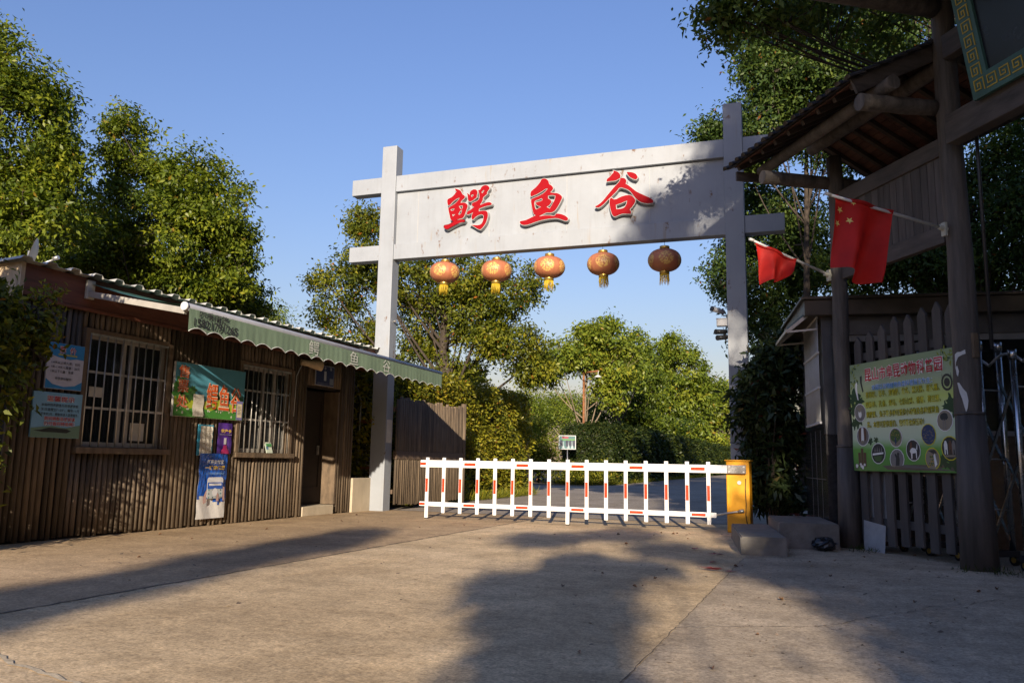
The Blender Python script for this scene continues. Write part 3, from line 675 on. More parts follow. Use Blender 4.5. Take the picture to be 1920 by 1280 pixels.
hs = thing('horn_speaker', (WX, 11.0, 2.45), 'beige horn loudspeaker pointing along the wall next to the number plate', 'loudspeaker')
b = MB(); q0 = Vector((WX + .02, 10.72, 2.49)); q1 = Vector((WX + .22, 11.02, 2.46))
b.tube([q0, q0.lerp(q1, .35), q0.lerp(q1, .5), q0.lerp(q1, .8), q1], [.05, .05, .065, .085, .095], 16); b.build('horn', M['paleboard'], hs)
b = MB(); b.bar((WX - .01, 10.85, 2.47), (WX + .10, 10.85, 2.47), .03, .03); b.build('bracket', M['dullsteel'], hs)
b = MB(); b.tube([(WX + .03, 10.74, 2.45), (WX + .015, 10.70, 2.36), (WX + .012, 10.64, 2.25), (WX + .012, 10.62, 1.6)], .006, 5); b.build('cable', M['white_alu'], hs)
bk = thing('leaflet', (WX + .05, 10.0, 1.01), 'small green and white leaflet propped on the second window sill', 'leaflet')
b = MB(); R_ = Matrix.Rotation(RAD(-18), 3, 'Y'); b.box((WX + .035, 10.02, 1.09), (.008, .14, .17), 0, R_); b.build('cover', col('leaflet_white', (.50, .56, .46)), bk)
b = MB(); b.box((WX + .0405, 10.02, 1.13), (.004, .12, .04), 0, R_); b.box((WX + .0395, 9.985, 1.085), (.004, .05, .05), 1, R_); b.build('print', [col('leaflet_green', (.06, .25, .08)), col('leaflet_blue', (.1, .2, .3))], bk)
bx = MB(); bx.span((-8.75, 9.8, .9), (-8.35, 10.3, 1.55)); tag(bx.build('storage_box', M['bluebox']), 'blue box seen behind the bars of the second window', 'box')
# stool / flap and dish on the roof
ds = thing('satellite_dish', (-8.7, 6.35, 3.0), 'white satellite dish seen edge-on on the near end of the hut roof', 'satellite dish')
b = MB(); prof = [(r_ * .20, .20 * .28 * r_ * r_) for r_ in [k / 8 for k in range(9)]]; b.lathe(prof, 28); b.lathe([(p[0], p[1] - .008) for p in prof], 28)
Rm = Matrix.Rotation(RAD(-76), 4, (Vector((.92, .37, 0)).cross(Vector((0, 0, 1))))) ; Rm = Matrix.Translation((-8.68, 6.42, 3.26)) @ Matrix.Rotation(RAD(-68), 4, 'Z') @ Matrix.Rotation(RAD(-12), 4, 'X') @ Matrix.Rotation(RAD(82), 4, 'Y') @ Matrix.Rotation(RAD(62), 4, 'X')
b.v = [tuple(Rm @ Vector(v)) for v in b.v]; b.build('reflector', M['sheet'], ds)
b = MB(); b.tube([(-8.7, 6.35, 2.95), (-8.7, 6.35, 3.3)], .02, 8); b.build('mast', M['dullsteel'], ds)
b = MB(); b.tube([(-8.66, 6.36, 3.1), (-8.38, 6.44, 3.2)], .01, 6); b.tube([(-8.40, 6.43, 3.2), (-8.34, 6.45, 3.22)], .025, 8); b.build('feed_arm', M['dullsteel'], ds)

# ================================================================ GATE ARCH with the three characters
GA = math.atan2(.3, 6.53); GM = Matrix.Translation((-7.9, 13.0, 0)) @ Matrix.Rotation(GA, 4, 'Z')
gate = thing('gate_arch', None, 'white steel entrance arch with rust spots carrying three big red characters', 'gate', None, GM)
def gl(name, mb, mat, par, bev=.006): return mb.build(name, mat, par, bev, True)
GH = 7.06; PX = (0.0, 6.53)
for px_ in PX:
    b = MB(); b.span((px_ - .155, 0, -.05), (px_ + .155, .27, GH)); gl('post', b, M['white_steel'], gate)
for z0, z1 in ((6.12, 6.44), (4.76, 5.06)):
    b = MB(); b.span((-.82, .025, z0), (-.155, .245, z1)); b.span((.155, .025, z0), (6.375, .245, z1)); b.span((6.685, .025, z0), (7.32, .245, z1)); gl('beam', b, M['white_steel'], gate)
b = MB(); b.span((.155, .10, 5.06), (6.375, .17, 6.12)); panel = gl('sign_panel', b, M['white_steel'], gate)
b = MB()
for x_ in (.62, 2.1, 3.6, 5.1): b.span((x_ - .003, .094, 5.06), (x_ + .003, .1, 6.12))
gl('panel_seam', b, col('seam_grey', (.42, .41, .39)), panel, 0)
gn = Vector((math.sin(GA), -math.cos(GA), 0)); gi = GM.inverted()
def trace(org, loops): return [[tuple((gi @ on_plane(org[0] + x / 12.8, org[1] + y / 12.8, GM @ Vector((0, .0, 0)), gn))[i] for i in (0, 2)) for x, y in lp] for lp in loops]
E1 = [[(360,170),(420,190),(490,220),(530,280),(545,310),(600,355),(600,400),(560,440),(520,480),(500,515),(560,510),(630,530),(670,580),(665,630),(640,700),(610,780),(580,850),(540,890),(450,915),(400,945),(470,925),(560,915),(610,945),(600,970),(520,990),(430,1025),(330,1075),(250,1120),(180,1155),(120,1140),(90,1100),(110,1055),(200,1040),(300,985),(330,965),(290,950),(260,920),(235,830),(210,720),(200,650),(240,615),(330,560),(400,500),(460,430),(470,400),(400,430),(300,510),(230,580),(190,575),(180,520),(185,440),(240,405),(300,370),(370,290),(400,250),(380,230)],
 [(460,600),(545,585),(545,650),(500,660)],[(500,705),(530,690),(510,770),(470,805),(450,790)],[(260,680),(350,655),(330,700),(280,705)],[(300,800),(365,795),(320,845)],
 [(645,285),(690,300),(715,330),(725,260),(780,210),(850,195),(895,225),(905,290),(890,350),(895,385),(850,420),(790,465),(730,490),(690,480),(670,420),(665,340)],[(750,340),(800,318),(802,352),(765,378)],
 [(915,210),(960,205),(1000,140),(1060,100),(1120,95),(1180,130),(1195,180),(1160,230),(1130,280),(1150,295),(1090,350),(1040,400),(1035,450),(1000,520),(965,570),(1040,540),(1120,510),(1210,505),(1250,540),(1245,570),(1180,585),(1080,610),(1000,640),(945,670),(940,720),(1000,710),(1090,705),(1140,735),(1155,800),(1140,900),(1100,1010),(1040,1100),(970,1165),(900,1140),(820,1090),(740,1045),(830,1050),(950,1045),(1010,1000),(1040,900),(1045,830),(1010,800),(940,815),(860,860),(800,920),(770,920),(760,860),(775,790),(800,750),(720,790),(670,810),(640,780),(660,730),(740,680),(820,620),(770,590),(770,530),(830,500),(900,470),(940,420),(945,330),(930,260)],[(1005,265),(1050,215),(1065,235),(1020,290)]]
E2 = [[(580,90),(620,65),(700,75),(755,130),(770,190),(830,235),(865,300),(850,340),(800,395),(880,410),(960,415),(1040,455),(1080,510),(1060,580),(1010,680),(950,780),(890,850),(800,885),(710,885),(620,925),(530,970),(650,950),(780,945),(900,950),(930,910),(990,905),(1100,930),(1190,980),(1225,1030),(1210,1070),(1160,1080),(1080,1055),(960,1020),(820,1025),(650,1050),(480,1095),(340,1145),(220,1180),(140,1180),(70,1140),(60,1095),(100,1080),(200,1060),(320,1005),(440,945),(400,925),(370,840),(345,720),(330,620),(335,560),(420,520),(540,470),(660,390),(730,310),(700,310),(600,370),(480,440),(340,500),(320,480),(325,390),(380,330),(440,280),(510,200),(560,130)],
 [(745,480),(840,465),(915,480),(900,560),(850,660),(780,780),(710,745),(780,700),(830,620),(800,570),(750,545)],[(580,540),(605,560),(590,590),(500,620),(440,640),(455,690),(565,745),(460,805),(440,780),(420,700),(415,640),(440,600),(520,570)]]
E3 = [[(510,60),(570,75),(640,110),(680,160),(685,230),(640,270),(560,310),(460,320),(350,335),(355,280),(420,220),(480,150),(515,110)],[(830,100),(920,100),(1030,130),(1090,190),(1100,240),(1060,285),(980,265),(900,215),(860,170)],
 [(680,245),(750,240),(810,270),(830,310),(815,380),(880,420),(960,480),(1060,560),(1200,630),(1330,690),(1440,750),(1480,800),(1460,845),(1380,855),(1250,845),(1150,810),(1070,750),(1000,670),(940,590),(870,530),(780,495),(670,480),(600,560),(470,690),(400,755),(320,840),(240,910),(170,950),(90,945),(75,920),(140,890),(250,800),(350,680),(450,560),(560,430),(660,320)],
 [(440,735),(475,712),(540,755),(700,690),(880,650),(955,668),(1010,715),(1045,770),(1040,820),(980,920),(910,1000),(945,1050),(935,1110),(840,1105),(740,1105),(640,1135),(540,1170),(490,1130),(450,1020),(425,900),(420,800)],[(580,890),(700,850),(840,790),(830,850),(770,950),(690,980),(590,990)]]
for org, loops in (((825, 340), E1), ((970, 330), E2), ((1110, 315), E3)):
    lp = trace(org, loops)
    vs, fs = outline_geo(lp, .006, .05); b = MB(); b.add([(v[0], .045 - v[2], v[1]) for v in vs], fs); ch = gl('character', b, M['letterside'], gate, 0)
    vs, fs = outline_geo(lp, -.003, .006); b = MB(); b.add([(v[0], -.007 - v[2], v[1]) for v in vs], fs); gl('red_face', b, M['red'], ch, 0)
b = MB(); b.span((.155, .12, 3.55), (.20, .15, 3.57)); b.tube([(.17, .13, 3.56), (.22, .10, 3.56)], .02, 6); gl('side_lug', b, M['dullsteel'], gate, 0)
b = MB(); b.span((.156, .03, 1.25), (.158, .24, 1.68)); pn = gl('pasted_sheet', b, M['paper'], gate, 0)
# low rendered wall, bent pipe and mesh between hut and post
lw = thing('low_wall', (-8.35, 12.75, 0), 'low tan rendered wall between the hut and the left gate post', 'wall')
b = MB(); b.span((-8.6, 12.40, -.05), (-8.02, 13.05, .60)); b.build('wall_body', M['plinth'], lw, .01)
gp = thing('mesh_gate', (-8.3, 13.2, 0), 'rusty mesh gate with a bent pipe behind the low tan wall', 'gate')
b = MB(); b.tube([(-8.42, 13.15, .6), (-8.40, 13.15, 2.05), (-8.46, 13.12, 2.25), (-8.62, 13.1, 2.45)], .018, 8); b.build('bent_pipe', M['dullsteel'], gp)
b = MB()
for k in range(9): b.tube([(-8.75, 13.25, .62 + k * .07), (-8.08, 13.25, .62 + k * .07)], .004, 4)
for k in range(8): b.tube([(-8.72 + k * .085, 13.252, .6), (-8.72 + k * .085, 13.252, 1.25)], .004, 4)
b.build('wire_mesh', M['dullsteel'], gp)
b = MB(); b.span((-8.8, 13.22, .75), (-8.06, 13.26, .80)); b.span((-8.8, 13.22, 1.62), (-8.06, 13.26, 1.68)); b.build('rail', M['rust'], gp)
# slatted fence leaf standing open along the road
fc = thing('slatted_fence', (-7.7, 14.8, 0), 'brown upright slat fence panel standing between the gate post and the hedge', 'fence')
b = MB(); y = 13.34; r = random.Random(4)
while y < 16.18:
    rad = r.uniform(.026, .034); z0 = .12 + .05 * math.sin((y - 13.3) * 1.05) * -1 + r.uniform(-.015, .015)
    b.tube([(-7.7, y, z0 + .0), (-7.7 + r.uniform(-.006, .006), y, 1.1), (-7.7, y, 2.12 + r.uniform(-.05, .03))], rad, 7, 0, True, True, r.random()); y += 2 * rad + r.uniform(.004, .018)
b.build('slats', M['slat'], fc)
for z in (.98, 1.03): pass
b = MB(); b.span((-7.74, 13.3, .95), (-7.665, 16.24, 1.10)); b.span((-7.775, 13.3, .3), (-7.735, 16.24, .38)); b.span((-7.775, 13.3, 1.85), (-7.735, 16.24, 1.93)); b.build('rail', M['slat_dark'], fc, .004)
b = MB(); b.tube([(-7.7, 16.30, .0), (-7.7, 16.30, 2.2)], .06, 8); b.build('end_post', M['slat'], fc)

# ================================================================ LANTERNS
def make_lantern():
    t = thing('red_lantern', (0, 0, 0), 'x', 'lantern', 'red lanterns hung from the arch')
    prof = []
    for k in range(15):
        a = -math.pi / 2 + math.pi * k / 14; prof.append((max(.085, .282 * math.cos(a) ** .72 if math.cos(a) > 0 else .085), .195 * math.sin(a)))
    prof[0] = (.085, -.195); prof[-1] = (.085, .195)
    b = MB(); b.lathe(prof, 64, mod=lambda a: 1 + .018 * abs(math.sin(a * 9))); b.build('shade', M['lantern'], t, 0, True)
    b = MB(); b.lathe([(.0, .245), (.082, .245), (.085, .24), (.085, .19), (.0, .19)], 24); b.build('top_cap', M['gold'], t, 0, True)
    b = MB(); b.lathe([(.0, -.185), (.082, -.185), (.085, -.19), (.085, -.245), (.0, -.245)], 24); b.build('bottom_cap', M['gold'], t, 0, True)
    b = MB(); rr = random.Random(3)
    for k in range(34):
        a = 2 * math.pi * k / 34; x, y = .075 * math.cos(a), .075 * math.sin(a); l = rr.uniform(.13, .20)
        b.tube([(x, y, -.24), (x * 1.03 + rr.uniform(-.008, .008), y + rr.uniform(-.008, .008), -.24 - l * .5), (x + rr.uniform(-.015, .015), y + rr.uniform(-.015, .015), -.24 - l)], [.007, .006, .003], 4)
    b.build('tassel', M['tassel'], t, 0, True)
    b = MB(); b.tube([(0, 0, .245), (0, 0, .52)], .004, 5); b.build('cord', M['dark'], t, 0, True)
    return t
lan = make_lantern()
LL = ['leftmost of the five red lanterns, nearest the left gate post', 'second red lantern from the left, under the first character', 'middle red lantern of the five, under the second character', 'fourth red lantern from the left, below and left of the third character', 'rightmost red lantern, darkest of the five and closest to the right post']
lans = []
for i, (u, v) in enumerate(((834, 511), (931, 508), (1030, 501), (1131, 495), (1246, 488))):
    o = lan if i == 0 else copy_tree(lan); p = on_plane(u, v, GM @ Vector((0, .13, 0)), gn)
    o.location = p; o.rotation_euler = (.03 * math.sin(i * 2.3), .035 * math.cos(i * 1.7), .4 + i * 1.31); o['label'] = LL[i]; lans.append(o)

# ================================================================ BOOM BARRIER
bar = thing('boom_barrier', (-1.2, 12.1, 0), 'white picket boom barrier with red reflector strips on an orange cabinet', 'barrier')
BY = 11.95
b = MB(); b.span((-1.44, BY - .06, 0), (-1.12, BY + .30, 1.0)); cab = b.build('cabinet', M['orange'], bar, .012)
b = MB(); b.tube([(-1.26, BY - .062, .70), (-1.26, BY - .078, .70)], .028, 16); b.build('lock_button', M['white_alu'], cab)
b = MB(); b.tube([(-1.17, BY - .066, .76), (-1.178, BY - .068, .6), (-1.172, BY - .067, .4), (-1.18, BY - .068, .25), (-1.165, BY - .066, .12)], .006, 5); b.build('black_cable', M['black'], cab)
b = MB(); b.span((-1.46, BY - .08, 1.001), (-1.10, BY + .32, 1.02)); b.build('cabinet_lid', M['orange'], cab, .006)
X0, X1 = -6.36, -1.22
def rail(name, z, h, x1):
    b = MB(); b.span((X0, BY - .115, z - h / 2), (x1, BY - .085, z + h / 2)); o = b.build(name, M['barrier'], bar, .006); return o
up = rail('upper_rail', .885, .115, X1); lo = rail('lower_rail', .235, .07, -1.58)
b = MB(); b.span((-1.42, BY - .125, .825), (-1.16, BY - .083, .945)); cl = b.build('boom_clamp', M['steel'], bar, .004)
b = MB()
for x in (-1.39, -1.19):
    for z in (.85, .92): b.tube([(x, BY - .126, z), (x, BY - .135, z)], .012, 8)
b.build('bolt', M['dullsteel'], cl)
b = MB(); b.tube([(-1.6, BY - .10, .235), (-1.32, BY - .09, .29), (-1.25, BY - .08, .30)], .014, 8); b.tube([(-1.27, BY - .095, .30), (-1.20, BY - .095, .31)], .026, 8); b.build('link_rod', M['dullsteel'], bar)
xs = [-6.215 + i * (4.535 / 15) for i in range(16)]
for i, x in enumerate(xs):
    z0 = .015 if i in (0, 8) else .10
    b = MB(); b.span((x - .028, BY - .145, z0), (x + .028, BY - .116, .985)); p_ = b.build('picket', M['barrier'], bar, .005)
    b = MB(); b.span((x - .021, BY - .1475, .43), (x + .021, BY - .1452, .65)); b.build('reflector', M['reflect'], p_)
    if i in (0, 8):
        b = MB(); b.span((x - .024, BY - .142, -.0), (x + .024, BY - .118, .014)); b.build('rubber_foot', M['black'], p_)
for k, (a, c) in enumerate(((0, -.5), (2, .5), (5, .5), (8, .5), (11, .5), (14, .5))):
    xc = xs[a] + c * .302; wdt = .10 if k else .055
    if k == 0: xc = X0 + .06
    for o, z, hh in ((up, .885, .042), (lo, .235, .036)):
        b = MB(); b.span((xc - wdt, BY - .1175, z - hh / 2 - .003), (xc + wdt, BY - .1152, z + hh / 2)); b.build('reflector', M['reflect'], o)

# CCTV cluster on the right post
def gp_(u, v, off=.1): return on_plane(u, v, GM @ Vector((0, off, 0)), gn)
for nm, uv, d2, lab, dark in (('security_camera', (1352, 584), (1336, 579), 'upper grey bullet security camera on the right gate post, angled down left', 0), ('security_camera', (1356, 622), (1344, 622), 'middle dark security camera under the junction box', 1), ('security_camera', (1358, 632), (1347, 633), 'lowest dark security camera on the right gate post', 1)):
    p = gp_(*uv, .12); q = gp_(*d2, .02); t = thing(nm, p, lab, 'camera', 'security cameras on the right gate post')
    dd = (q - p).normalized(); b = MB(); b.tube([p - dd * .05, q], .042, 12); b.build('housing', M['dark'] if dark else M['cctv'], t)
    b = MB(); b.tube([q, q + dd * .025], .045, 12); b.tube([q + dd * .026, q + dd * .028], .03, 12); b.build('lens_ring', M['dark'], t)
    b = MB(); b.tube([p, p + Vector((.03, .0, -.07)), gp_(1366, uv[1] + 8, .1)], .012, 6); b.build('bracket', M['dark'], t)
jb = thing('junction_box', gp_(1354, 604, .1), 'grey junction box between the cameras on the right gate post', 'box')
p0 = gi @ gp_(1344, 612, .1); p1 = gi @ gp_(1365, 598, .1)
b = MB(); b.span((p0[0], .05, p0[2]), (6.375, .17, p1[2])); b.v = [tuple(GM @ Vector(v)) for v in b.v]; b.build('box_body', M['cctv'], jb, .005)
b = MB(); b.span((p0[0] - .006, .045, p1[2] + .001), (6.374, .175, p1[2] + .012)); b.v = [tuple(GM @ Vector(v)) for v in b.v]; b.build('box_lid', M['cctv'], jb)
# ================================================================ TIMBER GATEWAY on the right
U = Vector((-0.56, 0.83, 0)).normalized(); B0 = Vector((1.25, 8.93, 0)); NN = Vector((U.y, -U.x, 0))
def G(s, o, z): return B0 + U * s + NN * o + Vector((0, 0, z))
RG = Matrix((U, NN, Vector((0, 0, 1)))).transposed()
def gspan(b, a, c, mat=0, tint=.5):
    a = Vector(a); c = Vector(c); m = (a + c) / 2
    return b.box(G(*m), [abs(c[i] - a[i]) for i in range(3)], mat, RG, tint)
tg = thing('timber_gateway', B0, 'dark log gateway with a small tiled side roof on round posts', 'gateway')
def wob(p, q, r0, r1, n, seed, amp=.012):
    rr = random.Random(seed); P = []; Rr = []
    for k in range(n + 1):
        t = k / n; P.append(p.lerp(q, t) + Vector((rr.uniform(-amp, amp), rr.uniform(-amp, amp), 0))); Rr.append((r0 + (r1 - r0) * t) * rr.uniform(.97, 1.03))
    return P, Rr
for nm, s, top, r0, r1, sd in (('log_post', -.01, 7.4, .128, .106, 1), ('log_post', 1.96, 4.86, .102, .092, 2), ('log_post', -3.7, 7.4, .128, .106, 3)):
    b = MB(); b.tube(*wob(G(s, 0, -.05), G(s, 0, top), r0, r1, 14, sd), 18)
    p_ = b.build(nm, M['log'], tg)
    b = MB(); zb = 1.47 if s < 0 else 1.18
    b.tube([G(s, 0, zb), G(s, 0, zb + .025)], (r0 + r1) / 2 + .019, 18); b.tube([G(s, 0, -.03), G(s, 0, zb)], [r0 + .042, (r0 + r1) / 2 + .014], 12)
    b.build('board_casing', M['plank'], p_)
b = MB(); b.tube([G(-.235, .10, 2.1), G(-.235, .10, 4.0), G(-.235, .1, 7)], .018, 8); b.build('downpipe', M['dark'], tg)
# plank panel between the posts
b = MB(); s = .13; rr = random.Random(8)
while s < 1.80:
    w_ = rr.uniform(.10, .14); gspan(b, (s, -.015, 3.42), (min(s + w_ - .006, 1.8), .012, 4.18), 0, rr.random()); s += w_
b.build('plank_panel', M['plank'], tg, .003)
b = MB(); gspan(b, (.12, -.045, 4.17), (1.83, .04, 4.36)); b.build('panel_rail', M['beamwood'], tg, .006)
b = MB(); gspan(b, (.12, -.045, 3.24), (1.83, .04, 3.43)); b.build('panel_rail', M['beamwood'], tg, .006)
# main beam carrying the plaque
b = MB(); gspan(b, (-.16, -.20, 4.17), (-3.6, -.05, 4.47)); b.build('main_beam', M['beamwood'], tg, .01)
b = MB(); gspan(b, (-.1, -.12, 5.12), (-3.6, .0, 5.38)); b.build('tie_beam', M['beamwood'], tg, .01)
# projecting log brackets and eaves purlin
def log_(name, p, q, r0, r1, sd):
    b = MB(); b.tube(*wob(p, q, r0, r1, 8, sd, .006), 16, 0); o = b.build(name, M['log'], tg)
    return o
log_('bracket_log', G(.06, -1.0, 4.63), G(.06, -.1, 4.665), .086, .082, 11)
log_('bracket_log', G(2.02, -.98, 4.53), G(2.02, .9, 4.53), .085, .08, 12)
log_('purlin_log', G(-.12, -.72, 4.80), G(2.5, -.72, 4.80), .075, .07, 13)
log_('purlin_log', G(-.1, .05, 5.18), G(2.5, .05, 5.18), .085, .085, 14)
log_('purlin_log', G(-.1, .9, 4.80), G(2.5, .9, 4.80), .085, .085, 15)
log_('bracket_log', G(-.02, -1.78, 5.74), G(-.02, -.1, 5.74), .10, .10, 16)
# side roof: front slope and back slope, boards below, tiles above
SA, SB = .10, 2.66
def slope(o0, z0, o1, z1, nm):
    d = Vector((o1 - o0, z1 - z0)); ln = d.length; d.normalize(); nrm = Vector((-d.y, d.x)) * (1 if d.x > 0 else -1)
    def P(s, t, h): return G(s, o0 + (o1 - o0) * t + nrm.x * h, z0 + (z1 - z0) * t + nrm.y * h)
    b = MB(); rr = random.Random(2); k = 0; nT = 12; nS = 9
    for i in range(nT):
        for j in range(nS):
            s0 = SA + .02 + (SB - SA - .04) * j / nS; s1 = SA + .02 + (SB - SA - .04) * (j + 1) / nS - .004
            t0, t1 = i / nT, (i + 1) / nT - .006; h = rr.uniform(0, .003)
            vs = [P(s0, t0, h), P(s1, t0, h), P(s1, t1, h), P(s0, t1, h), P(s0, t0, h + .012), P(s1, t0, h + .012), P(s1, t1, h + .012), P(s0, t1, h + .012)]
            b.add(vs, [(0, 3, 2, 1), (4, 5, 6, 7), (0, 1, 5, 4), (2, 3, 7, 6), (1, 2, 6, 5), (3, 0, 4, 7)], 0, False, rr.random())
    rf = b.build('roof_boards', M['tile_under'], tg)
    b = MB(); nr = 9
    for k in range(nr):
        s = SA + .06 + (SB - SA - .16) * k / (nr - 1); b.bar(P(s, .0, -.032), P(s, 1, -.032), .055, .055, 0, nrm.x * NN + Vector((0, 0, nrm.y)))
    b.build('rafters', M['rafter'], rf)
    b = MB(); nS2 = 17; n2 = 7
    for j in range(nS2):
        s = SA - .04 + (SB - SA + .10) * j / (nS2 - 1)
        for i in range(n2):
            t0 = -.07 + 1.07 * i / n2; t1 = -.07 + 1.07 * (i + 1) / n2 + .01; h0, h1 = .05 + rr.uniform(0, .006), .033
            vs = []
            for (t, h) in ((t0, h0), (t1, h1)):
                for q in range(7):
                    a = math.pi * q / 6; vs.append(P(s + .052 * math.cos(a), t, h + .045 * math.sin(a)))
            b.add(vs, [(q, q + 1, q + 8, q + 7) for q in range(6)] + [(0, 1, 2, 3, 4, 5, 6)], 0, True)
        if j < nS2 - 1:
            b.add([P(s, -.06, .03), P(s + .165, -.06, .03), P(s + .165, 1, .03), P(s, 1, .03)], [(0, 1, 2, 3)])
    b.build('roof_tiles', M['tile'], rf)
    return P
P1 = slope(-1.02, 4.86, .08, 5.42, 'front'); P2 = slope(1.2, 4.86, .08, 5.42, 'back')
b = MB(); b.bar(G(SA - .015, -1.04, 4.80), G(SA - .015, .10, 5.375), .035, .16, 0, (0, 0, 1)); b.bar(G(SA - .015, 1.2, 4.80), G(SA - .015, .12, 5.375), .035, .16); b.build('barge_board', M['beamwood'], tg, .005)
b = MB(); b.tube([G(SA - .08, .08, 5.50), G(SB + .1, .08, 5.50)], .075, 10); b.build('ridge_tiles', M['tile'], tg)
b = MB(); gspan(b, (SB - .035, -1.0, 4.70), (SB, 1.15, 4.82)); b.build('end_rail', M['beamwood'], tg)
# bigger roof over the drive-through, over the viewer's right shoulder
b = MB()
for o0, z0, o1, z1 in ((-2.3, 6.0, .1, 7.5), (2.5, 6.0, .1, 7.5)):
    vs = [G(.25, o0, z0), G(-4.1, o0, z0), G(-4.1, o1, z1), G(.25, o1, z1)]; up_ = Vector((0, 0, .12))
    b.add(vs + [v + up_ for v in vs], [(0, 1, 2, 3), (4, 7, 6, 5), (0, 4, 5, 1), (1, 5, 6, 2), (2, 6, 7, 3), (3, 7, 4, 0)])
b.build('main_roof', M['tile'], tg)
b = MB()
for k in range(12):
    s = .15 - k * .38; b.bar(G(s, -2.25, 5.99), G(s, .05, 7.42), .06, .07)
b.build('main_rafters', M['rafter'], tg)
log_('purlin_log', G(.3, -1.75, 5.93), G(-4.0, -1.75, 5.93), .10, .10, 17)
# torn paper left on the near post
b = MB(); Bs = G(-.01, 0, 0)
def wrapost(poly, m=0):
    vs = []
    for a, z in poly:
        an = math.atan2(-NN.y, -NN.x) + a; rr_ = .125 + .009; vs.append(Bs + Vector((rr_ * math.cos(an), rr_ * math.sin(an), z)))
    b.poly(vs, m)
for poly in ([(-.55, 2.06), (-.35, 2.08), (-.1, 2.08), (.2, 2.10), (.22, 2.06), (0, 2.05), (-.3, 2.03), (-.5, 1.98), (-.6, 1.9)], [(-.55, 1.93), (-.42, 1.95), (-.3, 1.89), (-.4, 1.84), (-.5, 1.86)], [(-.5, 1.78), (-.35, 1.78), (-.1, 1.72), (.12, 1.68), (.2, 1.60), (.12, 1.53), (.0, 1.49), (-.1, 1.55), (-.2, 1.62), (-.35, 1.68)]): wrapost([(a * 1.0 + .62, z) for a, z in poly])
b.build('torn_paper', M['white_alu'], tg)
b = MB(); gspan(b, (-.165, -.04, 2.02), (-.125, .02, 2.26)); b.build('wood_tag', M['oldwood'], tg, .004)

# plaque hung on the main beam, leaning forward
upv = (Vector((0, 0, .985)) - NN * .17); PMx = frame(G(-.62, -.21, 4.42), -U, upv)
pq = thing('name_plaque', None, 'large dark plaque with a teal border and gold key pattern hanging in the gateway', 'plaque', None, PMx)
PW, PH = 2.9, 1.75
b = MB(); fw = .21
for x0, y0, x1, y1 in ((0, 0, fw, PH), (PW - fw, 0, PW, PH), (fw, 0, PW - fw, fw), (fw, PH - fw, PW - fw, PH)): b.span((x0, y0, 0), (x1, y1, .06))
b.build('border', pm('teal_paint', (.045, .115, .10), .45, var=.3, scale=4), pq, .004, True)
b = MB(); b.span((fw, fw, .0), (PW - fw, PH - fw, .03)); b.build('panel', pm('black_lacquer', (.012, .014, .022), .25, var=.4, scale=2), pq, 0, True)
b = MB(); cell = .145
def key(cx, cy, rot):
    P = [(-.5, -.42), (.40, -.42), (.40, .42), (-.36, .42), (-.36, -.12), (.10, -.12), (.10, .14), (-.12, .14)]
    c_, s_ = math.cos(rot), math.sin(rot); P = [(cx + (x * c_ - y * s_) * cell * .86, cy + (x * s_ + y * c_) * cell * .86) for x, y in P]
    for p, q in zip(P[:-1], P[1:]):
        x0, x1 = sorted((p[0], q[0])); y0, y1 = sorted((p[1], q[1])); h = .0055; b.span((x0 - h, y0 - h, .0602), (x1 + h, y1 + h, .066 + rnd.uniform(0, .001)))
n_ = int((PH - .1) / cell)
for k in range(n_): key(.105, .12 + k * cell, math.pi / 2); key(PW - .105, .12 + k * cell, math.pi / 2)
for k in range(1, int((PW - .2) / cell)): key(.105 + k * cell, .105, 0); key(.105 + k * cell, PH - .105, 0)
gold2 = pm('dull_gold_paint', (.42, .30, .045), .45, .2, var=.2); b.build('key_pattern', gold2, pq, 0, True)
b = MB(); b.prism([(.34, 1.02, .031), (.40, 1.0, .031), (.66, 1.30, .031), (.74, 1.45, .031), (.70, 1.48, .031), (.58, 1.33, .031)], (0, 0, .02)); b.build('gold_stroke', gold2, pq, 0, True)

# ---- picket fence below, with rails
pf = thing('picket_fence', G(1.0, .04, 0), 'dark grey pointed picket fence between the two log posts, behind the zoo banner', 'fence')
for k, (s, top) in enumerate(((1.70, 2.50), (1.48, 2.54), (1.26, 2.58), (1.04, 2.64), (.82, 2.62), (.60, 2.66), (.38, 2.68), (.20, 2.62))):
    b = MB(); w2 = .062; z0 = .10 + .02 * math.sin(k * 2.1); o0, o1 = .02, .05
    P = [G(s + w2, o0, z0), G(s - w2, o0, z0), G(s - w2, o0, top - .09), G(s, o0, top), G(s + w2, o0, top - .09)]
    b.prism(P, NN * .03, 0, rnd.random()); b.build('picket', M['picket'], pf, .003)
for z in (.33, .92, 2.25):
    b = MB(); gspan(b, (1.78, .051, z - .045), (.12, .085, z + .045)); b.build('rail', M['picket'], pf, .003)
b = MB(); gspan(b, (1.70, .09, .12), (1.32, .094, .98)); b.poly([G(1.72, -.0, .0), G(1.33, -.02, .0), G(1.33, .01, .30), G(1.72, .015, .34)]); b.build('white_board_scrap', pm('dirty_white_board', (.36, .36, .36), .7, var=.2, dirt=(.2, .18, .15)), pf)

